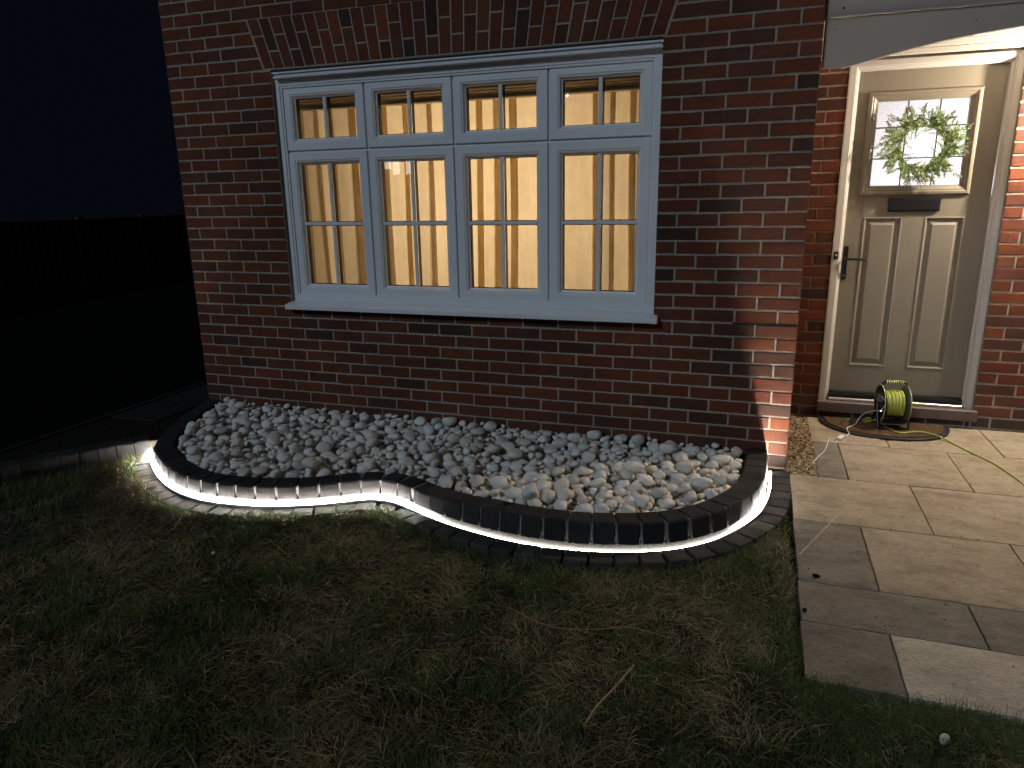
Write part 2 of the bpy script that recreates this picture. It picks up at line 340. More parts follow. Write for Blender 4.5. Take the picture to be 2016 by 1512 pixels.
# ------------------------------------------------------------------ house
house = empty('brick_house', (2, 1, ZG), 'red brick house front with a white eight light window and a recessed front door', 'house')
CORE = .0032; WZ0, WZ1 = -.9, 2.32
OX0, OX1, OZ0, OZ1 = .812, 3.262, -.012, 1.497
wall = MB()
wall.box(0.004, OX0, CORE, .30, WZ0, WZ1); wall.box(OX1, 4.036, CORE, .30, WZ0, WZ1)
wall.box(OX0, OX1, CORE, .30, WZ0, OZ0); wall.box(OX0, OX1, CORE, .30, OZ1, WZ1)
front = wall.build('front_wall', M['mortar'], house)
pw = MB(); pw.box(4.036, 4.285, 1.12+CORE, 1.4, WZ0, WZ1); pw.box(5.222, 7.0, 1.12+CORE, 1.4, WZ0, WZ1); pw.box(4.285, 5.222, 1.12+CORE, 1.4, 1.56, WZ1); pw.box(4.285, 5.222, 1.12+CORE, 1.4, WZ0, -.785)
pwall = pw.build('porch_wall', M['mortar'], house)
side = MB().box(4.0, 4.033, .30, 1.127, WZ0, WZ1); side.box(.004, .05, .3, 7, WZ0, WZ1); side.build('side_wall', M['mortar'], house)

def brick_template(L, seed, H=.0640, D=.05):
    """a brick with a worn front edge; front face at y=0, spans x 0..L, z 0..H"""
    r = random.Random(seed); b = .0028
    V = []; F = []; L0 = L; L = L-.0014
    jit = lambda s: r.uniform(-s, s)
    nx = 4
    for (ins, y) in ((0, D), (0, b*.9), (b, 0)):
        for k in range(nx+1):
            V.append((ins+(L-2*ins)*k/nx, y+(jit(.0008) if y < .01 else 0), ins+jit(.0013)))
        for k in range(nx+1):
            V.append((L-ins-(L-2*ins)*k/nx, y+(jit(.0008) if y < .01 else 0), H-ins+jit(.0013)))
    m = 2*(nx+1)
    for a in range(2):
        for k in range(m): F.append((a*m+k, a*m+(k+1) % m, a*m+m+(k+1) % m, a*m+m+k))
    for k in range(nx): F.append((2*m+k, 2*m+k+1, 2*m+m-2-k, 2*m+m-1-k))
    return np.array(V)+np.array([.0007, 0, .0005]), F
TPL = {}
def tpl(L, var):
    key = (round(L, 4), var)
    if key not in TPL:
        V, F = brick_template(L, hash(key) % 9999); TPL[key] = (V, F, mesh_np('brick', V-np.array([L/2, 0, .0325]), F, M['brick']))
    return TPL[key]
# list every brick: (length, x0, z0, plane y, wall, hull test)
bricks = []; shaped = []
def course_x(n):   # left edges and lengths; even courses are full stretchers, odd courses begin and end with a half
    out = []
    if n % 2 == 0:
        for k in range(18): out.append((.225*k, .215))
    else:
        out.append((0, .1025))
        for k in range(17): out.append((.1125+.225*k, .215))
        out.append((.1125+.225*17, .1025))
    return out
def sub(x0, x1, a, b): # remove [a,b] from [x0,x1]
    res = []
    if x0 < a-.012: res.append((x0, min(x1, a-.010 if x1 > a-.010 else x1)))
    if x1 > b+.012: res.append((max(x0, b+.010 if x0 < b+.010 else x0), x1))
    return [(p, q) for p, q in res if q-p > .02]
for n in range(-12, 30):
    z0 = .075*n
    for x, l in course_x(n+1):
        segs = [(x, x+l)]
        if 0 <= n < 20:
            segs = [s for q in segs for s in (sub(q[0], q[1], OX0, OX1) if q[1] > OX0 and q[0] < OX1 else [q])]
            segs = [(a, b if abs(b-(OX0-.010)) > .001 else OX0-.001) for a, b in segs]; segs = [(a if abs(a-(OX1+.010)) > .001 else OX1+.001, b) for a, b in segs]
        elif 20 <= n < 24:
            h = z0+.0325-1.5; a = .766-.099*h/.3; b = 3.274+.099*h/.3
            segs = [s for q in segs for s in (sub(q[0], q[1], a, b) if q[1] > a and q[0] < b else [q])]
        if 0 <= n < 20:
            segs = [(a, OX0-.001 if OX0-.07 < b < OX0 else b) for a, b in segs]; segs = [(OX1+.001 if OX1 < a < OX1+.07 else a, b) for a, b in segs]
        if 20 <= n < 24:
            out_ = []
            for p_, q_ in segs:
                el, er = .766-.099*(z0+.0325-1.5)/.3, 3.274+.099*(z0+.0325-1.5)/.3
                if el-.07 < q_ < el: shaped.append((p_, el-.006, z0, 1))
                elif er < p_ < er+.07: shaped.append((er+.006, q_, z0, -1))
                else: out_.append((p_, q_))
            segs = out_
        for a, b in segs: bricks.append([b-a, a, z0, 0., 'f'])
for n in range(-12, 30):
    z0 = .075*n
    if n % 2: xs = [(4.0, .1025), (4.1625-.055, .05)] if False else [(4.052, .106), (4.168, .108)]
    else: xs = [(4.052, .224)]
    for x, l in xs: bricks.append([l, x, z0, 1.12, 'p'])
    if n < 21 or True:
        x = 5.222; k = 0
        first = .215 if n % 2 == 0 else .1025
        while x < 6.6:
            l = first if k == 0 else .215; bricks.append([l, x, z0, 1.12, 'p']); x += l+.010; k += 1
    if n >= 21:
        x = 4.286
        while x < 5.2: l = min(.215, 5.212-x); bricks.append([l, x, z0, 1.12, 'p']); x += .225
    if n == -12 or n == -11:
        x = 4.286
        while x < 5.2: l = min(.215, 5.212-x); bricks.append([l, x, z0-.0, 1.12, 'p']); x += .225
def visible_size(b):
    l, x, z, y, w = b; c = (x+l/2, y, z+.03); px, py, d = project(c)
    if not (-20 < px < 2036 and -20 < py < 1532) or d < 0: return 0
    if w == 'f' and z < -.80: return 0
    if w == 'f' and z < -.74 and x < 3.7: return 0
    return l*.065/(d*d)
for b in bricks: b.append(visible_size(b))
bricks.sort(key=lambda b: -b[5])
stuff = {'f': MB(), 'p': MB()}; plinth = MB()
for i, (l, x, z, y, w, s) in enumerate(bricks):
    dy = random.uniform(-.0015, .0015); dz = random.uniform(-.0012, .0012)
    if w == 'f' and z < -.04 and x > 3.6: dy -= .003
    V, F, me = tpl(round(l, 3), i % 5)
    if w == 'p' and z < -.80:
        plinth.add(V+np.array([x, y+dy, z+dz]), F); continue
    if i < 300 and s > 0:
        o = bpy.data.objects.new('brick', me); link(o, front if w == 'f' else pwall, (x+l/2, y+dy, z+.0325+dz)); o.rotation_euler.y = random.uniform(-.003, .003)
    else: stuff[w].add(V+np.array([x, y+dy, z+dz]), F)
for a, b, z0, sd_ in shaped:
    V, F = brick_template(b-a, int(z0*1000)); u = V[:, 0]/(b-a); u = u if sd_ > 0 else 1-u
    V = V+np.array([a, random.uniform(-.001, .001), z0]); V[:, 0] -= sd_*u*(V[:, 2]-z0-.0325)*.099/.3
    MB().add(V, F).build('cut_brick', M['brick'], front)
tag(plinth.build('plinth_bricks', M['plinth'], pwall), kind='stuff'); tag(stuff['f'].build('brick_courses', M['brick'], front), kind='stuff'); tag(stuff['p'].build('brick_courses', M['brick'], pwall), kind='stuff')
# bricks of the return into the porch (headers and stretchers seen from the side)
sm = MB()
for n in range(-12, 30):
    yy = .06 if n % 2 else .112
    while yy < 1.09:
        l = min(.215, 1.11-yy); V, F = brick_template(l, n); sm.add(np.stack([4.04-V[:, 1], yy+V[:, 0], .075*n+V[:, 2]], 1), F); yy += .225
tag(sm.build('return_bricks', M['brick'], house), kind='stuff')
MB().box(3.70, 4.037, -.0005, .004, -.0105, .0005).build('open_joint_shade', M['gap_shade'], front)  # near-black strip paints the deep shadow of a joint missing its mortar
# flat arch over the window: 33 splayed columns, each a long and a short brick
nc = 33
for k in range(nc):
    xb0 = .770+(3.270-.770)*k/nc+.004; xb1 = .770+(3.270-.770)*(k+1)/nc-.004
    xt0 = .671+(3.369-.671)*k/nc+.0045; xt1 = .671+(3.369-.671)*(k+1)/nc-.0045
    cut = .345 if k % 2 else .655
    for (t0, t1) in ((0.018, cut-.016), (cut+.016, .985)):
        lx = lambda a, b, t: a+(b-a)*t
        b = .003; dy = random.uniform(-.0015, .0015)
        q = [(lx(xb0, xt0, t0), 1.5+.3*t0), (lx(xb1, xt1, t0), 1.5+.3*t0), (lx(xb1, xt1, t1), 1.5+.3*t1), (lx(xb0, xt0, t1), 1.5+.3*t1)]
        c = np.mean(q, 0); V = [(x, .05, z) for x, z in q]+[(x, dy+b, z) for x, z in q]+[(x+(c[0]-x)*b*25, dy, z+(c[1]-z)*.025) for x, z in q]
        F = [(a*4+i, a*4+(i+1) % 4, a*4+4+(i+1) % 4, a*4+4+i) for a in (0, 1) for i in range(4)]+[(8, 9, 10, 11)]
        MB().add(V, F).build('arch_brick', M['brick'], front)

# window
win = MB()
win.ring(OX0, OX1, .034, 1.440, [(0, .20), (0, .030), (.036, .030), (.040, .036), (.050, .036), (.050, .20)])
SX = [(.862+.59*i, .862+.59*i+.578) for i in range(4)]; ZT, ZL = (1.010, 1.398), (.074, .996)
for i in range(3): c = (SX[i][1]+SX[i+1][0])/2; win.box(c-.03, c+.03, .058, .19, .08, 1.40)
win.box(.86, 3.21, .0585, .185, .975, 1.03)
window = win.build('window', M['upvc'], house)
MB().box(.835, 3.266, -.012, .06, 1.441, 1.452, .003).box(.838, 3.262, -.004, .06, 1.4525, 1.466, .003).box(.832, 3.268, -.016, .06, 1.4665, 1.478, .003).build('head_moulding', M['upvc'], window)
sl = MB(); prof = [(-.062, -.014), (-.062, .010), (-.056, .016), (.029, .033), (.06, .033), (.06, -.014)]
sl.add([(x, y, z) for x in (.800, 3.284) for y, z in prof], [tuple(range(6)), tuple(range(6, 12))[::-1]]+[(i, i+6, (i+1) % 6+6, (i+1) % 6) for i in range(6)])
sill = sl.build('sill', M['upvc'], window)
MB().box(3.284, 3.291, -.064, .0, -.016, .022, .002).build('sill_end_cap', M['upvc'], window)
MB().box(.805, .8115, .004, .028, .03, 1.44).build('sealant_bead', M['sealant'], window); MB().box(3.2625, 3.269, .004, .028, .03, 1.44).build('sealant_bead', M['sealant'], window)
sb = MB()
xs = np.linspace(.81, 3.28, 80); top = -.0142; V = []; F = []
for i, x in enumerate(xs): V += [(x, -.003, top), (x, -.003, top-.004-.006*abs(math.sin(i*.9)*math.sin(i*.37)) - (.008 if x > 3.22 else 0))]
F = [(2*i, 2*i+1, 2*i+3, 2*i+2) for i in range(len(xs)-1)]; sb.add(V, F).build('mortar_smear', M['sealant'], window)
for (x0, x1) in SX:
    for (z0, z1) in (ZT, ZL):
        s = MB().ring(x0, x1, z0, z1, [(0, .060), (.0, .047), (.003, .044), (.046, .044), (.052, .049), (.057, .049), (.066, .066), (.072, .068), (.072, .078)])
        sash = s.build('sash', M['upvc'], window)
        gx0, gx1, gz0, gz1 = x0+.072, x1-.072, z0+.072, z1-.072
        cx = (gx0+gx1)/2
        bars = MB(); bz = .545
        if z0 < .5:
            bars.box(cx-.011, cx+.011, .058, .072, gz0, bz-.0115, .003).box(cx-.011, cx+.011, .058, .072, bz+.0115, gz1, .003).box(gx0, gx1, .058, .072, bz-.011, bz+.011, .003); zs = [(gz0, bz-.011), (bz+.011, gz1)]
        else: bars.box(cx-.011, cx+.011, .058, .072, gz0, gz1, .003); zs = [(gz0, gz1)]
        bars.build('glazing_bar', M['upvc'], window)
        sp = MB()
        for a, b in ((gx0, cx-.011), (cx+.011, gx1)):
            for c, d in zs:
                sp.ring(a-.0005, b+.0005, c-.0005, d+.0005, [(0, .0765), (.004, .0765), (.004, .106), (0, .106)])
                g = MB(); g.add([(a, .074, c), (b, .074, c), (b, .074, d), (a, .074, d)], [(0, 1, 2, 3)]); g.build('pane', M['glass'], window)
        sp.build('spacer_bar', M['black'], window)
MB().box(1.62, 1.66, .030, .036, 1.405, 1.412).build('vent_cap', M['upvc'], window)

MB().box(.815, 3.26, .108, .305, 1.484, 1.494).build('reveal_lining', M['plaster'], house); MB().box(.8135, .822, .108, .305, .04, 1.483).build('reveal_lining', M['plaster'], house); MB().box(3.252, 3.2605, .108, .305, .04, 1.483).build('reveal_lining', M['plaster'], house); MB().box(.823, 3.251, .108, .30, .045, .055).build('inner_sill', M['upvc'], house)
# lit room behind the window
rm = MB()
rm.box(.3, 3.8, 2.9, 2.95, -.9, 1.75).box(.25, .3, .3, 2.95, -.9, 1.75).box(3.8, 3.85, .3, 2.95, -.9, 1.75).box(.25, 3.85, .3, 2.95, 1.75, 1.8).box(.25, 3.85, .3, 2.95, -.95, -.9)
rm.build('living_room_shell', M['plaster'], house)
def area(name, loc, tgt, sx, sy, w, col):
    d = bpy.data.lights.new(name, 'AREA'); d.shape = 'RECTANGLE'; d.size = sx; d.size_y = sy; d.energy = w; d.color = col
    o = bpy.data.objects.new(name, d); COL.objects.link(o); o.location = loc; o.rotation_euler = (Vector(tgt)-Vector(loc)).to_track_quat('-Z', 'Y').to_euler(); return o
area('living_room_lamp', (2.15, 1.65, .8), (1.95, .3, .55), .7, .6, ROOM_W, (1, .76, .50))
# curtain: irregular pleats, partly folded over themselves
t = np.linspace(0, 1, 1500); X = .62+t*2.86
ph = np.cumsum(.018+.030*np.interp(t, np.linspace(0, 1, 34), rng.random(34)))*1.35
dep = .022+.016*np.interp(t, np.linspace(0, 1, 60), rng.random(60))
xs = X+.060*np.sin(2*ph+.6)*np.interp(t, np.linspace(0, 1, 30), .45+.55*rng.random(30)); ys = .335+dep*np.sin(ph)
zs = np.linspace(-.25, 1.46, 10); V = []; F = []
for j, z in enumerate(zs):
    k = (z+.25)/1.71
    V.append(np.stack([xs+.012*np.sin(3*k+9*t)*(1-k), .335+(ys-.335)*(1.15-.35*k)+.006*np.sin(5*k+30*t), np.full_like(xs, z)], 1))
V = np.concatenate(V); n = len(xs); ii = np.arange(n-1)
F = np.concatenate([np.stack([j*n+ii, j*n+ii+1, (j+1)*n+ii+1, (j+1)*n+ii], 1) for j in range(len(zs)-1)])
c = V.mean(0); tag(link(bpy.data.objects.new('curtain', mesh_np('curtain', V-c, F, M['curtain'], True)), None, Vector([float(q) for q in c])), 'drawn cream curtain glowing in pleats behind the front window', 'curtain')
bl = empty('window_blind', (2.04, .2, 1.28), 'grey slatted blind pulled up to the top of the lit window', 'blind')
MB().box(.80, 3.27, .165, .215, 1.425, 1.47).build('head_rail', M['slat'], bl)
for k in range(8):
    z0 = 1.2975+k*.0155; q = MB(); q.add([(x, y, z) for x in (.82, 3.25) for y, z in ((.190, z0), (.172-.004*(k % 2), z0+.005), (.190, z0+.0150))], [(0, 3, 4, 1), (1, 4, 5, 2)]); q.build('pleat', M['slat'], bl)
MB().box(.82, 3.25, .160, .220, 1.268, 1.296, .004).build('bottom_rail', M['rail'], bl)

# door frame, door
df = MB(); df.ring(4.284, 5.222, -.777, 1.486, [(0, 1.30), (0, 1.150), (.004, 1.146), (.036, 1.146), (.040, 1.152), (.044, 1.152), (.050, 1.165), (.060, 1.170), (.060, 1.30)])
dframe = df.build('door_frame', M['frame'], house)
MB().box(4.2765, 4.2835, 1.118, 1.15, -.70, 1.48).build('sealant_bead', M['sealant'], dframe); MB().box(5.2225, 5.2285, 1.128, 1.15, -.70, 1.48).build('sealant_bead', M['sealant'], dframe)
th = MB().box(4.345, 5.161, 1.166, 1.30, -.690, -.654); th.build('draught_strip', M['black'], dframe)
MB().box(4.345, 5.161, 1.150, 1.165, -.668, -.662).build('rubber_lip', M['black'], dframe)
MB().box(4.345, 5.161, 1.142, 1.165, -.711, -.693, .003).build('threshold', M['silver'], dframe)
MB().box(4.270, 5.245, 1.090, 1.16, -.785, -.7125, .004).build('door_cill', M['cill'], dframe)
door = empty('door', (4.75, 1.2, -.65), parent=house)
lf = MB(); Y = 1.20
def plate(mb, x0, x1, z0, z1, y): mb.add([(x0, y, z0), (x1, y, z0), (x1, y, z1), (x0, y, z1)], [(0, 1, 2, 3)])
DX0, DX1, DZ0, DZ1 = 4.346, 5.160, -.652, 1.430
holes = [(4.412, 5.040, .670, 1.302), (4.456, 4.682, -.467, .531), (4.812, 5.036, -.467, .531)]
gx = sorted({DX0, DX1}|{h[i] for h in holes for i in (0, 1)}); gz = sorted({DZ0, DZ1}|{h[i] for h in holes for i in (2, 3)})
for a, b in zip(gx, gx[1:]):
    for c_, d_ in zip(gz, gz[1:]):
        if not any(h[0] <= (a+b)/2 <= h[1] and h[2] <= (c_+d_)/2 <= h[3] for h in holes): plate(lf, a, b, c_, d_, Y)
lf.box(DX0, DX1, 1.235, 1.24, DZ0, .668)
lf.add([(DX0, Y, DZ0), (DX1, Y, DZ0), (DX1, 1.24, DZ0), (DX0, 1.24, DZ0)], [(0, 1, 2, 3)])
lf.build('door_leaf', M['door'], door)
for h in holes[1:]:
    MB().ring(*h, [(0, Y), (.004, Y-.004), (.010, Y-.002), (.016, Y+.010), (.026, Y+.012), (.048, Y+.001), (.050, Y)], cap=True).build('door_panel', M['door'], door)
h = holes[0]
MB().ring(*h, [(0, Y), (.0, Y-.010), (.006, Y-.016), (.020, Y-.017), (.026, Y-.011), (.034, Y-.011), (.044, Y-.004), (.058, Y+.002), (.060, Y+.012), (.060, Y+.03)]).build('glass_surround', M['door'], door)
GX0, GX1, GZ0, GZ1 = 4.470, 4.982, .728, 1.244
gxs = [GX0, 4.644, 4.822, GX1]; gxs[3] = GX1; gzs = [GZ0, .897, 1.086, GZ1]
for i in range(3):
    for j in range(3):
        g = MB(); g.add([(gxs[i], 1.214, gzs[j]), (gxs[i+1], 1.214, gzs[j]), (gxs[i+1], 1.214, gzs[j+1]), (gxs[i], 1.214, gzs[j+1])], [(0, 1, 2, 3)]); g.build('door_pane', M['obscure'], door)
lc = MB()
for x in gxs[1:3]: lc.box(x-.0042, x+.0042, 1.209, 1.2135, GZ0, GZ1)
lc2 = MB()
for z in gzs[1:3]:
    for a, b in ((GX0, gxs[1]-.0045), (gxs[1]+.0045, gxs[2]-.0045), (gxs[2]+.0045, GX1)): lc2.box(a, b, 1.2095, 1.2135, z-.0042, z+.0042)
lc.build('lead_came', M['lead'], door); lc2.build('lead_came', M['lead'], door)
lb = MB().box(4.588, 4.889, 1.187, 1.1995, .566, .652, .003); lbo = lb.build('letterbox', M['black_metal'], door)
MB().box(4.598, 4.879, 1.1825, 1.1868, .576, .640, .002).build('letterbox_flap', M['black_metal'], lbo) if False else MB().box(4.598, 4.879, 1.1825, 1.1868, .576, .640, .002).build('letterbox_flap', M['black_metal'], door)
hd = MB(); pts = []
for k in range(24):
    a = 2*math.pi*k/24; r = .0145; pts.append((4.368+r*math.cos(a), (.332 if math.sin(a) >= 0 else .131)+r*math.sin(a)))
hd.add([(x, 1.1995, z) for x, z in pts]+[(x, 1.189, z) for x, z in pts]+[(4.368+(x-4.368)*.85, 1.187, z) for x, z in pts], [(a*24+i, a*24+(i+1) % 24, a*24+24+(i+1) % 24, a*24+24+i) for a in (0, 1) for i in range(24)]+[tuple(range(48, 72))])
hd.build('handle_plate', M['black_metal'], door)
MB().tube([(4.370, 1.19, .262), (4.370, 1.150, .262), (4.374, 1.143, .262), (4.40, 1.140, .262), (4.47, 1.140, .261), (4.495, 1.141, .261)], [.010, .009, .0092, .0088, .0082, .007], 10).build('door_handle', M['black_metal'], door, True)
MB().tube([(4.3675, 1.188, .150), (4.3675, 1.1845, .150)], .0085, 12).build('lock_cylinder', M['silver'], door)
MB().tube([(4.380, 1.2, .822), (4.380, 1.195, .822)], .0105, 14).build('spyhole', M['black'], door)
MB().tube([(4.380, 1.1955, .822), (4.380, 1.1942, .822)], .0055, 12).build('spyhole_lens', M['silver'], door)
db = MB().box(4.290, 4.318, 1.128, 1.1455, .262, .312, .003).build('doorbell', M['black'], house)
MB().tube([(4.304, 1.1285, .290), (4.304, 1.1255, .290)], .0065, 14).build('bell_push', M['white_cable'], db)
MB().box(4.285, 5.222, 1.123, 1.17, -.835, -.786).build('step_slip', M['cill'], house) if False else None
# hall with light behind the glazed door
hl = MB().box(4.2, 5.3, 2.7, 2.75, -.9, 1.7).box(4.15, 4.2, 1.41, 2.75, -.9, 1.7).box(5.3, 5.35, 1.41, 2.75, -.9, 1.7).box(4.15, 5.35, 1.41, 2.75, 1.7, 1.75); hl.build('hall_shell', M['plaster'], house)
area('hall_lamp', (5.05, 1.85, .70), (4.70, 1.2, 1.0), .35, .35, HALL_W, (1, .955, .99))

# porch canopy
can = empty('porch_canopy', (5.2, .5, 1.5), parent=house)
arc = [(4.047, 1.296), (4.143, 1.290), (4.25, 1.313), (4.36, 1.339), (4.47, 1.362), (4.58, 1.383), (4.74, 1.404), (4.90, 1.420), (5.07, 1.430), (5.25, 1.434)]
arc = arc+[(10.5-x, z) for x, z in arc[-2::-1]]
V = [(x, .052, z) for x, z in arc]+[(x, .052, 1.519) for x, z in arc]+[(x, .086, z) for x, z in arc]+[(x, .086, 1.519) for x, z in arc]
n = len(arc); F = []
for i in range(n-1): F += [(i, i+1, n+i+1, n+i), (2*n+i, 3*n+i, 3*n+i+1, 2*n+i+1), (i, 2*n+i, 2*n+i+1, i+1)]
F += [(0, n, 3*n, 2*n), (n-1, 3*n-1, 4*n-1, 2*n-1)]
MB().add(V, F).build('arched_board', M['fascia'], can)
MB().box(4.041, 6.46, .040, .09, 1.5195, 1.530, .003).build('ledge_bead', M['fascia'], can)
MB().box(4.041, 6.46, .046, .09, 1.5305, 1.78).build('fascia_board', M['fascia'], can)
for k in range(7): MB().box(4.041, 6.46, .0905+k*.147, .0905+k*.147+.143, 1.600, 1.615, .003).build('soffit_board', M['frame'], can)
MB().box(4.041, 6.46, .04, 1.12, 1.79, 1.83).build('canopy_roof', M['tarmac'], can)
MB().box(4.041, 6.46, 1.088, 1.118, 1.5715, 1.599, .004).build('cornice', M['frame'], can)
MB().box(4.041, 6.46, 1.100, 1.118, 1.531, 1.5705, .004).build('cornice', M['frame'], can)
MB().box(4.041, 6.46, 1.106, 1.118, 1.494, 1.5295, .004).build('cornice', M['frame'], can)
for (x, z) in ((4.095, 1.47), (4.70, 1.462)): MB().tube([(x, .0525, z), (x, .0508, z)], .0035, 8).build('screw_cap', M['black'], can)
MB().tube([(4.125, .0465, 1.562), (4.125, .0448, 1.562)], .006, 8).build('screw_cap', M['black'], can)

# wall lantern just outside the frame to the right of the door
LP = (5.64, .955, 1.20)
lan = empty('wall_lantern', (LP[0], 1.11, LP[2]), 'black wall lantern with a warm bulb on the brickwork beside the front door', 'lantern')
MB().box(LP[0]-.04, LP[0]+.04, 1.098, 1.116, 1.12, 1.32, .006).build('back_plate', M['black_metal'], lan)
MB().tube([(LP[0], 1.098, 1.30), (LP[0], 1.02, 1.335), (LP[0], .955, 1.315)], .008, 8).build('arm', M['black_metal'], lan)
MB().add([(LP[0]+a*.07, LP[1]+b*.07, 1.285) for a, b in ((-1, -1), (1, -1), (1, 1), (-1, 1))]+[(LP[0], LP[1], 1.325)], [(0, 1, 4), (1, 2, 4), (2, 3, 4), (3, 0, 4), (3, 2, 1, 0)]).build('lantern_cap', M['black_metal'], lan)
bm = bmesh.new(); bmesh.ops.create_uvsphere(bm, u_segments=14, v_segments=8, radius=.024); bmesh.ops.translate(bm, verts=bm.verts[:], vec=Vector(LP)+Vector((0, 0, .03))); MB().bm(bm).build('bulb', M['bulb'], lan, True)
ld = bpy.data.lights.new('lantern_light', 'POINT'); ld.energy = LAMP_W; ld.color = (1, .86, .685); ld.shadow_soft_size = .022
lo = bpy.data.objects.new('lantern_light', ld); COL.objects.link(lo); lo.location = (LP[0], LP[1], LP[2]-.025)

# ------------------------------------------------------------------ paving
path = tag(MB().box(4.045, 6.6, -1.912, 1.118, -.877, -.868).build('path', M['soil']), kind='structure')
slabs = [(4.212, 4.66, .565, 1.117, 'slab_buff'), (4.66, 5.268, .565, 1.117, 'slab_buff'), (5.268, 5.87, .565, 1.117, 'slab_buff'),
 (4.212, 4.364, -.06, .565, 'slab_grey'), (4.364, 4.965, -.06, .565, 'slab_buff'), (4.965, 5.57, -.06, .565, 'slab_buff'), (5.57, 6.17, -.06, .565, 'slab_buff'),
 (4.056, 4.66, -.665, -.06, 'slab_buff'), (4.66, 5.262, -.665, -.06, 'slab_buff'), (5.262, 5.86, -.665, -.06, 'slab_pale'),
 (4.05, 4.35, -1.265, -.665, 'slab_grey'), (4.35, 4.952, -1.265, -.665, 'slab_buff'), (4.952, 5.55, -1.265, -.665, 'slab_buff'),
 (4.045, 4.65, -1.565, -1.265, 'slab_grey'), (4.65, 5.25, -1.565, -1.265, 'slab_grey'), (5.25, 5.85, -1.565, -1.265, 'slab_buff'),
 (4.04, 4.34, -1.915, -1.565, 'slab_grey'), (4.34, 4.94, -1.915, -1.565, 'slab_pale'), (4.94, 5.54, -1.915, -1.565, 'slab_buff')]
def make_slab(x0, x1, y0, y1, m, rib=False):
    g = .0035; x0 += g; x1 -= g; y0 += g; y1 -= g; r = random.Random(int(x0*977+y0*31)); nx = 14; ny = max(5, int(14*(y1-y0)/(x1-x0)))
    tz = lambda: r.uniform(-.0012, .0012); z4 = [ZG+tz() for _ in range(4)]
    V = []; F = []
    for j in range(ny+1):
        for i in range(nx+1):
            u, v = i/nx, j/ny; e = min(i, nx-i, j, ny-j)
            z = (z4[0]*(1-u)+z4[1]*u)*(1-v)+(z4[2]*(1-u)+z4[3]*u)*v+r.uniform(-.0007, .0007)-(.003 if e == 0 else 0)
            V.append((x0+(x1-x0)*u+(r.uniform(-.0012, .0012) if e == 0 else 0), y0+(y1-y0)*v+(r.uniform(-.0012, .0012) if e == 0 else 0), z))
    for j in range(ny):
        for i in range(nx): a = j*(nx+1)+i; F.append((a, a+1, a+nx+2, a+nx+1))
    rim = [i for i in range(nx+1)]+[j*(nx+1)+nx for j in range(1, ny+1)]+[ny*(nx+1)+i for i in range(nx-1, -1, -1)]+[j*(nx+1) for j in range(ny-1, 0, -1)]
    b = len(V); V += [(V[i][0], V[i][1], ZG-.036) for i in rim]; k = len(rim)
    F += [(rim[i], b+i, b+(i+1) % k, rim[(i+1) % k]) for i in range(k)]
    return MB().add(V, F).build('paving_slab', M[m], path)
for s in slabs: make_slab(*s)
# saw scratch across two slabs
MB().add([(4.062, -1.045, ZG+.0026), (4.258, -.575, ZG+.0026), (4.262, -.577, ZG+.0026), (4.067, -1.047, ZG+.0026)], [(0, 1, 2, 3)]).build('scratch_mark', M['slab_pale'], path)

# ------------------------------------------------------------------ kerb edging of the pebble bed
BASE = [(-.02, .0), (.03, -.15), (.105, -.36), (.215, -.62), (.33, -.83), (.385, -.915), (.453, -.992), (.647, -1.135), (.845, -1.247), (1.027, -1.307), (1.17, -1.325), (1.322, -1.320), (1.478, -1.294), (1.62, -1.245), (1.74, -1.190), (1.82, -1.140), (1.908, -1.085), (1.999, -1.052), (2.118, -1.058), (2.299, -1.136), (2.461, -1.203), (2.661, -1.258), (2.838, -1.290), (2.98, -1.298), (3.113, -1.290), (3.22, -1.272), (3.33, -1.244), (3.432, -1.207), (3.526, -1.160), (3.612, -1.096), (3.711, -.997), (3.806, -.847), (3.887, -.649), (3.930, -.381), (3.940, -.116), (3.941, -.004)]
BC, BS = resample(catmull(BASE, 10), .006)
for _ in range(30): BC[1:-1] = BC[1:-1]*.5+.25*(BC[:-2]+BC[2:])
dT = np.gradient(BC, axis=0); TT = dT/np.linalg.norm(dT, axis=1)[:, None]; NN = np.stack([-TT[:, 1], TT[:, 0]], 1)   # inward normal (bed side)
BS = np.r_[0, np.cumsum(np.linalg.norm(np.diff(BC, axis=0), axis=1))]
KAP = np.gradient(np.arctan2(TT[:, 1], TT[:, 0]), BS); KAP = np.convolve(np.pad(KAP, 15, 'edge'), np.ones(31)/31, 'valid')
def smooth(a, b, x): t = np.clip((x-a)/(b-a), 0, 1); return t*t*(3-2*t)
HID = smooth(2.15, 2.5, BC[:, 0])*(1-smooth(3.76, 3.90, BC[:, 0]))*(BC[:, 1] < -.4)    # where the strip sits tucked under the blocks
ZTOP = -.724+.024*smooth(2.2, 2.8, BC[:, 0])*smooth(.35, .9, -BC[:, 1])
S0 = float(np.interp(.345, BC[:200+len(BC)//4, 0], BS[:200+len(BC)//4]))              # where the strip starts
at = lambda s: [np.interp(s, BS, q) for q in (BC[:, 0], BC[:, 1], NN[:, 0], NN[:, 1], HID, ZTOP, KAP)]
ZBOT = -.800
edging = empty('kerb_edging', (2.0, -1.0, ZG), 'raised wavy edging of charcoal kerb blocks round the white pebble bed', 'edging')
V = []
for i in range(len(BC)):
    o = .003+.009*HID[i]
    for (n_, z) in ((o, -.86), (o, ZBOT-.001), (.118, ZBOT-.001), (.118, -.86)): V.append((*(BC[i]+NN[i]*n_), z))
F = [(4*i+k, 4*i+4+k, 4*i+4+(k+1) % 4, 4*i+(k+1) % 4) for i in range(len(BC)-1) for k in range(4)]
MB().add(V, F).build('bedding_concrete', M['bed'], edging)
V = []
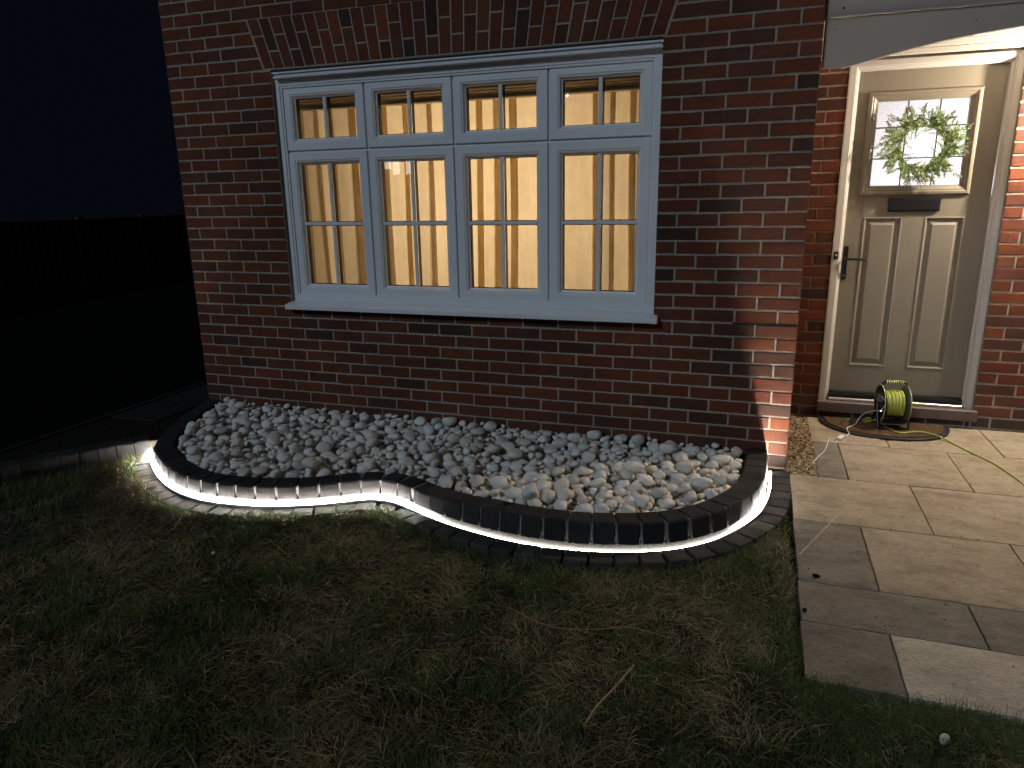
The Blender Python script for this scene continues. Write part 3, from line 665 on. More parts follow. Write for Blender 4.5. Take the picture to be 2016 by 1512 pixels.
for i in range(len(BC)):
    for (n_, z) in ((.015, ZBOT-.0005), (.015, ZTOP[i]-.009), (.112, ZTOP[i]-.009), (.112, ZBOT-.0005)): V.append((*(BC[i]+NN[i]*n_), z))
MB().add(V, F).build('joint_mortar', M['joint'], edging)
def kerb_block(w, h, seed, depth=.122):
    r = random.Random(seed); prof = [(0, 0), (.004, h*.45), (.0085, h-.014), (.0115, h-.007), (.0165, h-.002), (.024, h), (depth-.008, h), (depth, h-.006), (depth, 0)]
    n = len(prof); V = []; F = []
    cx = depth/2; cz = h/2
    for (u, sc) in ((-w/2, .965), (-w/2+.0025, 1), (w/2-.0025, 1), (w/2, .965)):
        for a, z in prof: V.append((u+r.uniform(-.0006, .0006), cx+(a-cx)*(sc if sc == 1 else 1-.004/depth*2)+r.uniform(-.0006, .0006), z if z == 0 else cz+(z-cz)*(1 if sc == 1 else 1-.003/h*2)))
    for a in range(3):
        for k in range(n): F.append((a*n+k, a*n+(k+1) % n, a*n+n+(k+1) % n, a*n+n+k))
    F += [tuple(range(n))[::-1], tuple(range(3*n, 4*n))]
    return V, F
KM = {}
def kerb_mesh(w, h, var):
    key = (round(w, 3), round(h, 3), var)
    if key not in KM: KM[key] = mesh_np('kerb_block', *kerb_block(w, h, var), M['kerb'])
    return KM[key]
s = .02; W = .0955; kb = 0
while s < BS[-1]-.03:
    kap = at(s)[6]; pitch = (W+.0035)*max(1.0, 1/(1-.122*max(kap, -.5))) if kap > 0 else W+.0055
    pitch = min(pitch, .128); x, y, nx, ny, hid, zt, _ = at(s+pitch/2)
    w = W if abs(x-2.235) > .03 else .05
    h = round((zt-ZBOT)*250)/250
    o = bpy.data.objects.new('kerb_block', kerb_mesh(w, h, kb % 4)); link(o, edging, (x, y, ZBOT+random.uniform(-.001, .001)))
    o.rotation_euler = (random.uniform(-.012, .012), random.uniform(-.008, .008), math.atan2(-nx, ny)); kb += 1
    s += pitch if w == W else pitch*.55
# flat paver course in front
border = empty('paver_border', (2.0, -1.2, ZG), 'flat course of charcoal pavers set in the lawn along the lit kerb', 'paver border')
PM = [mesh_np('border_paver', *(lambda q: (np.concatenate(q.V), q.F))(MB().box(-.049, .049, -.102, 0, -.05, 0, .004)), M['paver']) for _ in range(1)]
s = S0+.01; k = 0
while s < BS[-1]-.02:
    kap = at(s)[6]; pitch = .1015/(1+.11*kap) if kap < 0 else .1025
    pitch = pitch if kap >= 0 else .1025*max(1, 1/(1+.11*kap)); x, y, nx, ny, hid, zt, _ = at(s+pitch/2)
    o = bpy.data.objects.new('border_paver', PM[0]); off = -.022
    link(o, border, (x+nx*off, y+ny*off, -.838+.016*hid+random.uniform(-.0015, .0015))); o.rotation_euler = (random.uniform(-.025, .015), random.uniform(-.02, .02), math.atan2(-nx, ny)); s += pitch; k += 1
# LED strip
led = empty('light_strip', (2.0, -1.2, ZG), 'glowing white light strip running along the foot of the kerb blocks', 'light strip')
idx = [i for i in range(len(BC)) if BS[i] > S0 and BS[i] < BS[-1]-.085]
def ribbon(offs, name, m, parent):
    V = []
    for i in idx:
        oc = -.0125+.0165*HID[i]-.003*smooth(3.87, 3.93, BC[i][0]); zc = -.8355-.012*HID[i]
        for (dn, dz) in offs: V.append((*(BC[i]+NN[i]*(oc+dn)), zc+dz+(.0022 if dn < -.0035 and dz > .008 and BC[i][0] > 3 else 0)))
    n = len(offs); F = [(n*i+k, n*i+n+k, n*i+n+(k+1) % n, n*i+(k+1) % n) for i in range(len(idx)-1) for k in range(n)]
    F += [tuple(range(n)), tuple(range(n*(len(idx)-1), n*len(idx)))[::-1]]
    return MB().add(V, F).build(name, m, parent, True)
lens = ribbon([(-.0034, .0082), (-.0032, .0115), (-.001, .0128), (.002, .0125), (.0045, .0105), (.0055, .006)], 'lens', M['led'], led)
pw_ = lens.data.attributes.new('power', 'FLOAT', 'POINT'); pw_.data.foreach_set('value', np.repeat([(1-HID[i])*(.9 if BC[i][0] < 3 else 1.7)+.095*HID[i] for i in idx], 6).astype(np.float32))
ribbon([(-.006, -.004), (-.006, .0096), (-.0036, .0100), (-.0036, .0056), (.006, .0056), (.006, -.004)], 'strip_body', M['white_cable'], led)
x, y, nx, ny, *_ = at(S0)
e_ = MB().tube(catmull([(x-nx*.012, y-ny*.012, -.825), (x-.022-nx*.010, y-.010-ny*.010, -.822), (x-.066, y-.040, -.824)], 4), .0052, 8).build('lens_end', M['led'], led, True)
q_ = e_.data.attributes.new('power', 'FLOAT', 'POINT'); q_.data.foreach_set('value', np.full(len(e_.data.vertices), 5.0, dtype=np.float32))
x -= .062; y -= .030
MB().tube([(x-nx*.010-.001, y-ny*.010, -.828), (x-.04, y-.012, -.828), (x-.085, y-.03, -.831), (x-.115, y-.045, -.838)], .006, 8).build('lead_wire', M['plug'], led)

tag(MB().tube(catmull([(.275, -.985, -.842), (.325, -1.070, -.838), (.385, -1.150, -.840), (.46, -1.215, -.850)], 6), .013, 8).build('lawn_edging', simple('teal_plastic', (.012, .085, .065), .5), None, True), 'dark teal plastic edging tube at the left end of the paver course', 'lawn edging')
# kerb run at the left, beside the driveway bed
LB = resample(catmull([(.315, -.865), (.235, -.968), (.150, -1.085), (.055, -1.23), (-.06, -1.42), (-.20, -1.68), (-.38, -2.05), (-.6, -2.6), (-.8, -3.3)], 8), .006)[0]
lk = empty('driveway_edging', (0, -1.3, ZG), 'dark curved row of kerb blocks running from the pebble bed along the driveway bed', 'edging')
dT = np.gradient(LB, axis=0); LT = dT/np.linalg.norm(dT, axis=1)[:, None]
i = 0; step = int(.1015/np.linalg.norm(LB[1]-LB[0]))
while i+step < len(LB):
    p = LB[i+step//2]; tx, ty = LT[i+step//2]; nx, ny = ty, -tx      # away from lawn
    if nx > 0: nx, ny = -nx, -ny
    o = bpy.data.objects.new('kerb_block', kerb_mesh(.0945, .118, 5+(i % 3))); link(o, lk, (p[0], p[1], -.842)); o.rotation_euler = (0, random.uniform(-.006, .006), math.atan2(-nx, ny)); i += step
# soil bed between the kerb and the driveway, concrete edging and side path
poly = [(-.5, .4), (-.5, -3.4), (-.9, -3.4)]+[(float(p[0]-.05), float(p[1]+.03)) for p in LB[::-12]]+[(.31, -.78), (.16, -.36), (.06, -.1), (.02, .0), (0, .4)]
tag(MB().prism(poly, -.87, -.752).build('planting_bed', M['bark']), kind='structure')
tag(MB().box(-.400, -.002, -.50, 6, -.87, -.742, .004).build('side_path', M['dark_path']), kind='structure')
tag(MB().box(-.47, -.42, -1.9, 6, -.87, -.738, .006).build('driveway_kerb', M['dark_path'], org=(-.45, 0, -.87)), 'narrow concrete kerb strip between the dark driveway and the side path', 'kerb')

# boundary fence far to the left
fn = empty('boundary_fence', (-7, 4, -.76), 'dark close boarded timber fence beyond the driveway', 'fence')
FA, FB = np.array([-5.75, -1.5]), np.array([-9.4, 14.5]); Ld = np.linalg.norm(FB-FA); dv = (FB-FA)/Ld; ang = math.atan2(dv[1], dv[0])
bme = mesh_np('fence_board', *(lambda q: (np.concatenate(q.V), q.F))(MB().box(-.078, .078, -.011, .011, 0, 1.22, .003)), M['timber'])
k = 0
while k*.165 < Ld:
    p = FA+dv*(k*.165); o = bpy.data.objects.new('fence_board', bme); link(o, fn, (p[0], p[1], -.755+random.uniform(-.004, .004))); o.rotation_euler.z = ang+.10; k += 1
for k in range(int(Ld/1.8)+1):
    p = FA+dv*(k*1.8)+np.array([-dv[1], dv[0]])*.07; MB().box(p[0]-.045, p[0]+.045, p[1]-.045, p[1]+.045, -.77, .50).build('fence_post', M['timber'], fn)

# ------------------------------------------------------------------ pebbles
inner = BC+NN*.128
poly = np.concatenate([inner, [[3.80, -.004], [.10, -.004]]])
def inpoly(P, Q):
    x, y = P[:, 0], P[:, 1]; r = np.zeros(len(P), bool); j = len(Q)-1
    for i in range(len(Q)):
        c = ((Q[i, 1] > y) != (Q[j, 1] > y)) & (x < (Q[j, 0]-Q[i, 0])*(y-Q[i, 1])/(Q[j, 1]-Q[i, 1]+1e-12)+Q[i, 0]); r ^= c; j = i
    return r
GS = .006; gx0, gy0 = -.1, -1.35; gw, gh = int(4.2/GS), int(1.4/GS)
tag(MB().prism([tuple(map(float, p)) for p in poly[::8]], -.87, -.795).build('pebble_bed_base', M['bed_grit']), kind='structure')
H = np.full((gw, gh), -.792)
cells = np.stack(np.meshgrid(np.arange(gw), np.arange(gh), indexing='ij'), -1).reshape(-1, 2)*GS+[gx0, gy0]
MASK = inpoly(cells, poly[::4]).reshape(gw, gh)
edge = np.where(MASK, 0, 1)
def ico(sub):
    bm = bmesh.new(); bmesh.ops.create_icosphere(bm, subdivisions=sub, radius=1); bm.verts.index_update(); V = np.array([v.co[:] for v in bm.verts]); F = np.array([[v.index for v in f.verts] for f in bm.faces]); bm.free(); return V, F
IV, IF = ico(3); IV2, IF2 = ico(2)
def pebble_shape(V, seed):
    r = np.random.default_rng(seed); k = np.ones(len(V))
    for _ in range(7):
        d = r.normal(size=3); d /= np.linalg.norm(d); k += r.uniform(-.09, .09)*np.sin(V@d*r.uniform(1.5, 3.6)+r.uniform(0, 6))
    d = r.normal(size=3); d /= np.linalg.norm(d); q = V@d; k *= 1-.35*np.clip(q-.55, 0, 1)
    if seed % 3 == 0:
        d = r.normal(size=3); d /= np.linalg.norm(d); k *= 1-.5*np.clip(V@d-.6, 0, 1)
    V = V*k[:, None]
    for _ in range(3):                                # worn flats
        d = r.normal(size=3); d /= np.linalg.norm(d); h = V@d; lim = r.uniform(.62, .88); V = V-np.outer(np.clip(h-lim, 0, 9)*.75, d)
    return V
PS = [pebble_shape(IV, i) for i in range(14)]; PS2 = [pebble_shape(IV2, i) for i in range(14)]
PMESH = [mesh_np('pebble', p, IF, M['pebble'], True) for p in PS]
pebs = []
valid = np.argwhere(MASK)
sizes = [(.010+.014*random.random(), 0) for _ in range(2300)]+[(.025+.026*random.random()**1.6, 1) for _ in range(1000)]+[(.009+.012*random.random(), 2) for _ in range(700)]
big = [(1.60, -1.06, .052, .042, .034), (3.27, -.63, .066, .034, .028), (3.62, -.70, .062, .034, .030), (2.42, -1.02, .058, .034, .026), (2.86, -1.10, .040, .036, .034), (2.13, -.72, .045, .04, .034)]
def place(a, b, c, rot, cand, sink):
    R = int(a/GS)+1; g = np.arange(-R, R+1)*GS; X, Y = np.meshgrid(g, g, indexing='ij'); u = (X*math.cos(rot)+Y*math.sin(rot))/a; v = (-X*math.sin(rot)+Y*math.cos(rot))/b
    rho = u*u+v*v; foot = rho < 1; hh = c*np.sqrt(np.clip(1-rho, 0, 1)); best = None
    for (i, j) in cand:
        if i-R < 0 or j-R < 0 or i+R >= gw or j+R >= gh: continue
        sl = (slice(i-R, i+R+1), slice(j-R, j+R+1)); out = (edge[sl][foot]).mean()
        if out > .06: continue
        z = np.max((H[sl]+hh*.80)[foot])
        if best is None or z < best[0]: best = (z, i, j, sl)
    if best is None: return None
    z, i, j, sl = best; H[sl] = np.where(foot, np.maximum(H[sl], z+hh), H[sl]); return (i*GS+gx0, j*GS+gy0, z)
for (a, kind) in sizes:
    b = a*random.uniform(.68, .95); c = a*random.uniform(.5, .78); rot = random.uniform(0, math.pi)
    cand = valid[rng.integers(0, len(valid), 16 if kind != 2 else 10)]; r = place(a, b, c, rot, cand, .8)
    if r: pebs.append((*r, a, b, c, rot, kind, None))
for bi, (x, y, a, b, c) in enumerate(big):
    r = place(a, b, c, .15*bi-.3, [(int((x-gx0)/GS), int((y-gy0)/GS))], .8)
    if r: pebs.append((*r, a, b, c, .15*bi-.3, 3, bi))
def score(q):
    x, y, z, a, b, c, rot, kind, bi = q; px, py, d = project((x, y, z+c))
    if bi is not None: return 1e9
    i, j = int(round((x-gx0)/GS)), int(round((y-gy0)/GS))
    cov = H[max(0, i-1):i+2, max(0, j-1):j+2].max()-(z+c)
    return (a*b/(d*d))*(1 if cov < .004 else .15)
order = sorted(pebs, key=score, reverse=True)
def pebble_label(q):
    x, y, z, a, b, c, rot, kind, bi = q
    sz = 'big' if a > .040 else ('middle sized' if a > .031 else 'smallish'); sh = 'flat oval' if c/a < .58 else ('long' if b/a < .76 else 'rounded')
    edge_ = not inpoly(np.array([[x, y-.15]]), poly)[0]
    row = 'against the wall' if y > -.20 else ('behind the kerb blocks' if edge_ else ('towards the wall' if y > -.52 else 'in the front half'))
    zs = ((.38, 'bed far left end'), (.86, 'left of the window'), (1.45, 'below the first window light'), (2.04, 'below the second window light'), (2.65, 'below the third window light'), (3.23, 'below the fourth window light'), (3.55, 'right of the window'), (9, 'by the house corner'))
    zone = next(n_ for lim, n_ in zs if x < lim)
    return '%s %s white pebble %s, %s' % (sz, sh, row, zone)
biglab = ['largest rounded white pebble behind the kerb where it begins to curve inwards', 'long pale pebble lying crosswise in the right half of the bed', 'large wedge shaped pale pebble beside the right hand kerb', 'long flat pale pebble against the kerb just past its inward curve', 'big round pale pebble close behind the front kerb blocks', 'large smooth pebble in the middle of the bed, above the dip in the kerb']
ps = MB(); pv = []; pf = []; nv = 0
for i, (x, y, z, a, b, c, rot, kind, bi) in enumerate(order):
    tilt = (random.uniform(-.3, .3), random.uniform(-.3, .3)); k = random.randrange(14)
    if i < 300:
        o = bpy.data.objects.new('pebble', PMESH[k]); link(o, None, (x, y, z)); o.scale = (a, b, c); o.rotation_euler = (tilt[0]*.6, tilt[1]*.6, rot)
        if bi is None: tag(o, pebble_label(order[i]), 'pebble', 'pale pebbles in the kerbed bed')
        else: tag(o, biglab[bi], 'pebble', 'pale pebbles in the kerbed bed')
    else:
        Rm = (Matrix.Rotation(rot, 3, 'Z') @ Matrix.Rotation(tilt[1], 3, 'Y') @ Matrix.Rotation(tilt[0], 3, 'X')); Rm = np.array(Rm)
        q = (PS2[k]*[a, b, c])@Rm.T+[x, y, z]; pv.append(q); pf.append(IF2+nv); nv += len(q)
tag(link(bpy.data.objects.new('pebbles', mesh_np('pebbles', np.concatenate(pv), np.concatenate(pf), M['pebble'], True))), 'loose layer of smaller white pebbles filling the kerbed bed', 'pebbles', None, 'stuff')

# gravel strip beside the path
gv = []; gf = []; nv = 0; IV1, IF1 = ico(1)
for k in range(2600):
    x = random.uniform(4.046, 4.214); y = random.uniform(-.055, 1.115); a = random.uniform(.006, .0145); v = IV1*(1+.25*rng.normal(size=(len(IV1), 1))*.8)*[a*random.uniform(.9, 1.6), a, a*random.uniform(.45, .8)]
    Rm = np.array(Matrix.Rotation(random.uniform(0, 6.3), 3, 'Z') @ Matrix.Rotation(random.uniform(-.6, .6), 3, 'X')); v = v@Rm.T+[x, y, -.856+random.uniform(0, .014)]; gv.append(v); gf.append(IF1+nv); nv += len(v)
tag(link(bpy.data.objects.new('gravel', mesh_np('gravel', np.concatenate(gv), np.concatenate(gf), M['gravel']))), 'narrow strip of brown gravel between the house corner and the paving', 'gravel', None, 'stuff')

# ------------------------------------------------------------------ lawn
zl = -.868
outer = BC-NN*.118
lawnpoly = np.array([(-1.2, -3.9), (5.9, -3.9), (5.9, -1.925), (4.036, -1.925), (4.036, -.35)]+[tuple(p) for p in outer[::-6] if p[1] < -.35 and p[0] > .30]+[(.30, -.99)]+[tuple(p) for p in LB[::8]])
pg, _ = np.meshgrid(np.arange(3), np.arange(3))
def vnoise(x, y, s, seed):
    r = np.random.default_rng(seed); T = r.random((64, 64)); u, v = x/s, y/s; i, j = np.floor(u).astype(int), np.floor(v).astype(int); f, g = u-i, v-j; f = f*f*(3-2*f); g = g*g*(3-2*g)
    q = lambda a, b: T[a % 64, b % 64]
    return (q(i, j)*(1-f)+q(i+1, j)*f)*(1-g)+(q(i, j+1)*(1-f)+q(i+1, j+1)*f)*g
gxx, gyy = np.meshgrid(np.linspace(-1.3, 6, 150), np.linspace(-4, -.3, 90), indexing='ij')
gz = zl-.008+.014*vnoise(gxx, gyy, .28, 3)+.010*vnoise(gxx, gyy, .07, 4); n1, n2 = gxx.shape
inside = inpoly(np.stack([gxx.ravel(), gyy.ravel()], 1), lawnpoly)
V = np.stack([gxx.ravel(), gyy.ravel(), np.where(inside, gz.ravel(), -.885)], 1); a = (np.arange(n1-1)[:, None]*n2+np.arange(n2-1)[None]).ravel()
tag(link(bpy.data.objects.new('lawn_soil', mesh_np('lawn_soil', V, np.stack([a, a+n2, a+n2+1, a+1], 1), M['soil'], True))), kind='structure')
def ground_z(x, y): return zl-.008+.014*vnoise(x, y, .28, 3)+.010*vnoise(x, y, .07, 4)
def blades(name, n, xy, length, width, tone, lie, label, cat, aim=None):
    """n grass blades, 3 segments each; lie 0 = upright, 1 = flat"""
    x, y = xy[:, 0], xy[:, 1]; z = ground_z(x, y); az = rng.random(n)*6.283 if aim is None else aim
    el = (1-lie)*1.45+rng.normal(size=n)*.16; el = np.clip(el, .03, 1.5); droop = rng.random(n)*1.3*(1-.4*lie)
    d = np.stack([np.cos(az), np.sin(az)], 1); sidev = np.stack([-np.sin(az), np.cos(az)], 1); curl = rng.normal(size=n)*.5
    pts = []; px = x.copy(); py = y.copy(); pz = z.copy(); h = length/3
    for k in range(4):
        pts.append(np.stack([px, py, pz], 1)); e = el-droop*k/2.2; aa = az+curl*k*.6
        px = px+np.cos(aa)*np.cos(e)*h; py = py+np.sin(aa)*np.cos(e)*h; pz = np.maximum(pz+np.sin(e)*h, z+.001+.006*rng.random(n))
    V = np.zeros((n, 7, 3), np.float32)
    for k in range(3):
        w = width*(1, .85, .55)[k]; off = np.concatenate([sidev*w[:, None], (rng.random((n, 1))-.5)*w[:, None]], 1); V[:, 2*k] = pts[k]-off; V[:, 2*k+1] = pts[k]+off
    V[:, 6] = pts[3]; b = (np.arange(n)*7)[:, None]
    T = np.array([[0, 1, 3], [0, 3, 2], [2, 3, 5], [2, 5, 4], [4, 5, 6]]); F = (b[:, :, None]+T[None]).reshape(-1, 3)
    me = mesh_np(name, V.reshape(-1, 3), F, M['grass']); at_ = me.attributes.new('tone', 'FLOAT', 'POINT'); at_.data.foreach_set('value', np.repeat(np.clip(tone, 0, 1), 7).astype(np.float32))
    return tag(link(bpy.data.objects.new(name, me)), label, cat, None, 'stuff')
def scatter(n, keep):
    out = []
    tot = 0
    while tot < n:
        q = np.stack([rng.uniform(-1.0, 5.8, n*2), rng.uniform(-3.7, -.4, n*2)], 1); q = q[inpoly(q, lawnpoly)]; q = q[rng.random(len(q)) < keep(q[:, 0], q[:, 1])]; out.append(q); tot += len(q)
    return np.concatenate(out)[:n]
straw = lambda x, y: np.clip(2.1*(vnoise(x, y, .38, 11)*.55+vnoise(x, y, .13, 12)*.45)-.66+.36*smooth(2.0, .9, x)*smooth(-2.3, -1.7, y), 0, 1)
near = lambda x, y: .30+.7*smooth(-3.2, -1.0, y)*0+.7*((y > -3.05) & (x > -.6))
flow = lambda x, y: 6.283*(vnoise(x, y, .22, 41)*1.3+vnoise(x, y, .08, 42)*.5)
n = 105000; q = scatter(n, lambda x, y: near(x, y)*(.30+.70*(1-straw(x, y))))
st = straw(q[:, 0], q[:, 1]); blades('lawn_grass', n, q, rng.uniform(.024, .068, n)*(1-.2*st), rng.uniform(.0009, .0018, n), .24*rng.random(n)+.40*st*rng.random(n)+.25*(rng.random(n) < .12), .12+.42*rng.random(n)+.40*(rng.random(n) < .10)+.2*st, 'short patchy green lawn in front of the kerb', 'grass', flow(q[:, 0], q[:, 1])+rng.normal(size=n)*.9)
n = 54000; q = scatter(n, lambda x, y: near(x, y)*(.16+.84*straw(x, y)))
blades('dry_thatch', n, q, rng.uniform(.035, .11, n), rng.uniform(.0008, .0015, n), .55+.45*rng.random(n)**1.5, .66+.22*rng.random(n)+.16*(rng.random(n) < .22), 'matted straw coloured dead grass lying in the lawn', 'dry grass', flow(q[:, 0]+.4, q[:, 1])+rng.normal(size=n)*.8)
# longer grass along the edges
ob = outer[(outer[:, 0] > .35) & (outer[:, 1] < -.75)]; ob = ob[::3]
dens = np.where(ob[:, 0] < 2.3, 1.0, .32); dens /= dens.sum(); n = 7000; k = rng.choice(len(ob), n, p=dens); q = ob[k]+rng.normal(size=(n, 2))*[.02, .02]-[0, .035]
q = q[inpoly(q, lawnpoly)]; n = len(q); clump = vnoise(q[:, 0], q[:, 1], .09, 21)
blades('edge_grass', n, q, (.032+.055*rng.random(n))*(.5+.9*clump), rng.uniform(.0010, .0020, n), .22+.35*rng.random(n)+.25*(rng.random(n) < .2), .22+.4*rng.random(n), 'brighter tufted grass along the lit kerb foot', 'grass')
n = 8000; k = rng.choice(len(LB)//2, n); q = LB[k]+np.abs(rng.normal(size=(n, 1)))*.16*np.array([[.86, -.5]])+rng.normal(size=(n, 2))*.02; q = q[inpoly(q, lawnpoly)]; n = len(q)
blades('long_grass', n, q, .04+.085*rng.random(n), rng.uniform(.0012, .0022, n), .2+.5*rng.random(n), .15+.5*rng.random(n), 'long loose grass growing against the left kerb run', 'grass')
n = 700; q = np.array([[.57, -1.30]])+rng.normal(size=(n, 2))*[.075, .035]; blades('straw_tuft', n, q, .07+.11*rng.random(n), rng.uniform(.0010, .0018, n), .75+.25*rng.random(n), .45+.45*rng.random(n), 'bleached clump of dead grass beside the start of the light strip', 'dry grass', -.5+rng.normal(size=n)*.7)
n = 2600; q = np.stack([rng.uniform(3.78, 4.035, n), rng.uniform(-1.9, -.75, n)], 1); q = q[inpoly(q, lawnpoly)]; q = q[rng.random(len(q)) < vnoise(q[:, 0], q[:, 1], .2, 31)]; n = len(q)
blades('path_edge_grass', n, q, .03+.05*rng.random(n), rng.uniform(.0008, .0014, n), .12+.35*rng.random(n), .25+.4*rng.random(n), 'lush green grass growing up to the paving edge', 'grass')
n = 9000; q = np.stack([rng.uniform(4.0, 5.6, n), -1.921-np.abs(rng.normal(size=n))*.09], 1)
blades('path_end_grass', n, q, .03+.055*rng.random(n), rng.uniform(.0008, .0014, n), .10+.35*rng.random(n), .25+.4*rng.random(n), 'lush green grass overlapping the near end of the paving', 'grass')
# bits lying on the lawn
tag(MB().tube(catmull([(3.405, -2.335, -.843), (3.425, -2.245, -.838), (3.462, -2.135, -.840), (3.500, -2.005, -.842)], 5), [.0040]*7+[.0036]*6+[.0030]*3, 7).build('stick', M['stick'], None, True), 'thin dry brown stick lying on the lawn', 'stick')
tag(MB().tube(catmull([(2.98, -1.80, -.842), (3.16, -1.875, -.838), (3.30, -1.86, -.838), (3.46, -1.80, -.838), (3.60, -1.82, -.840)], 6), .0018, 5).build('grass_stalk', M['stick'], None, True), 'long pale grass stalk lying across the lawn near the kerb', 'stalk')
def lump(name, loc, sc, seed, m, label, cat):
    me = mesh_np(name, pebble_shape(IV, seed), IF, m, True); o = link(bpy.data.objects.new(name, me), None, loc); o.scale = sc; o.rotation_euler.z = seed; return tag(o, label, cat)
lump('stone', (4.405, -2.08, -.838), (.021, .013, .012), 4, M['stone'], 'small pale stone lying in the grass beyond the end of the paving', 'stone')
lump('stone', (1.555, -1.77, -.848), (.010, .008, .008), 5, M['stone'], 'tiny white stone in the dead grass below the kerb curve', 'stone')
lump('soil_clod', (4.12, -1.222, ZG+.004), (.014, .011, .009), 6, M['bark'], 'dark clod of soil on the grey paving slab', 'soil clod')
lump('soil_clod', (4.062, -1.50, ZG+.003), (.012, .009, .007), 8, M['bark'], 'dark clod of soil at the grass edge of the ribbed slab', 'soil clod')
dm = MB()
for k in range(60):
    x, y = random.uniform(4.06, 5.0), random.uniform(-1.88, .5); r = random.uniform(.0015, .004); dm.add(IV1*[r, r*.8, r*.6]+[x, y, ZG+.001], [tuple(f) for f in IF1])
tag(dm.build('crumbs', M['bark']), 'scattered soil crumbs on the paving slabs', 'soil crumbs', None, 'stuff')

# ------------------------------------------------------------------ doormat
mt = empty('doormat', (4.69, .95, ZG), 'half moon brown coir doormat with black rubber rim in front of the door', 'doormat')
def half(cx, cy, rx, ry, n=40, p=2.25): return [(cx+rx*math.copysign(abs(math.cos(a))**(2/p), math.cos(a)), cy-ry*abs(math.sin(a))**(2/p)) for a in np.linspace(math.pi, 0, n)]
o_ = half(4.683, 1.085, .392, .372); i_ = half(4.683, 1.082, .362, .335)
rb = MB(); rb.prism(o_, ZG+.0035, ZG+.009); rb.tube([(x, y, ZG+.010) for x, y in o_], .007, 8); rb.build('rubber_rim', M['rubber'], mt)
MB().prism(i_, ZG+.0092, ZG+.017).build('coir_pile', M['coir'], mt)
ff = []; fF = []
for k in range(16000):
    a = random.uniform(0, math.pi); rr = math.sqrt(random.random()); fj = (1-a/math.pi)*38.99; j = int(fj); bx = i_[j][0]+(i_[j+1][0]-i_[j][0])*(fj-j); by = i_[j][1]+(i_[j+1][1]-i_[j][1])*(fj-j); x = 4.683+(bx-4.683)*rr; y = 1.082+(by-1.082)*rr+random.uniform(-.01, 0)*rr; th_ = random.uniform(0, 6.28); w = .0011; h = random.uniform(.003, .008)
    ff += [(x-w*math.cos(th_), y-w*math.sin(th_), ZG+.0165), (x+w*math.cos(th_), y+w*math.sin(th_), ZG+.0165), (x+random.uniform(-.006, .006), y+random.uniform(-.006, .006), ZG+.017+h)]
tag(link(bpy.data.objects.new('coir_fibre', mesh_np('coir_fibre', np.array(ff)-np.array(WL['doormat']), np.arange(len(ff)).reshape(-1, 3), M['coir'])), mt, WL['doormat']), kind='stuff')

# ------------------------------------------------------------------ cable reel
RC = Vector((4.716, .965, -.657)); ra = math.radians(-7.5)
reel = empty('cable_reel', (RC.x, RC.y, ZG+.018), 'extension reel wound with lime green cable standing on the doormat', 'cable reel')
ax = Vector((math.cos(ra), math.sin(ra), 0)); ay = Vector((-math.sin(ra), math.cos(ra), 0)); az_ = Vector((0, 0, 1))
ax = Vector((math.cos(-ra), math.sin(-ra), 0)); ay = Vector((-math.sin(-ra), math.cos(-ra), 0))
RP = lambda u, v, w: tuple(RC+ax*u+ay*v+az_*w)
def lathe(prof, n=40):   # prof: (u along axis, radius)
    V = []; F = []
    for u, r in prof:
        for k in range(n): a = 2*math.pi*k/n; V.append(RP(u, r*math.cos(a), r*math.sin(a)))
    for i in range(len(prof)-1):
        for k in range(n): k2 = (k+1) % n; F.append((i*n+k, i*n+k2, i*n+n+k2, i*n+n+k))
    return MB().add(V, F)
lathe([(-.058, .012), (-.064, .050), (-.064, .094), (-.076, .108), (-.079, .119), (-.075, .122), (-.070, .119), (-.066, .100), (-.060, .085), (-.058, .012)]).build('flange', M['black'], reel, True)
lathe([(.066, .012), (.066, .105), (.070, .119), (.075, .122), (.079, .119), (.077, .106), (.074, .05), (.074, .012)]).build('flange', M['flange'], reel, True)
lathe([(-.064, .050), (.066, .050)]).build('drum', M['black'], reel, True)
lathe([(-.0655, .001), (-.0655, .046), (-.0595, .048)]).build('socket_panel', M['black_metal'], reel, True)
lathe([(-.0800, .1205), (-.0785, .1225), (-.0765, .1228)]).build('rim_edge', M['lime_pale'], reel, True)
lathe([(.0765, .1228), (.0785, .1225), (.0800, .1205)]).build('rim_edge', M['lime_pale'], reel, True)
for lay, (rad, cnt) in enumerate(((.066, 15), (.075, 15), (.083, 14))):
    pts = []; turns = cnt; N_ = turns*28
    for k in range(N_+1):
        a = 2*math.pi*k/28; f = k/N_; u = -.054+.112*f+.0022*math.sin(a*1.0+lay)+.0016*math.sin(a*.37+3*lay); r = rad+.0025*math.sin(a*.61+lay*2)+.0015*math.sin(a*2+f*9); pts.append(RP(u, r*math.cos(a), r*math.sin(a)))
    MB().tube(pts, .0044, 6).build('wound_cable', M['lime'], reel, True)
# handle
MB().tube([RP(-.070, 0, .09), RP(-.072, 0, .13), RP(-.066, 0, .141), RP(.062, 0, .141), RP(.074, 0, .134), RP(.078, 0, .115), RP(.079, 0, .09)], .0075, 8).build('handle', M['black'], reel, True)
MB().tube([RP(-.060, 0, .142), RP(.052, 0, .142)], .0115, 12).build('handle_grip', M['black'], reel, True)
for k in range(8):
    u = -.052+k*.0136; MB().tube([RP(u, 0, .142), RP(u+.0052, 0, .142)], .0128, 14).build('grip_band', M['lime_pale'], reel, True)
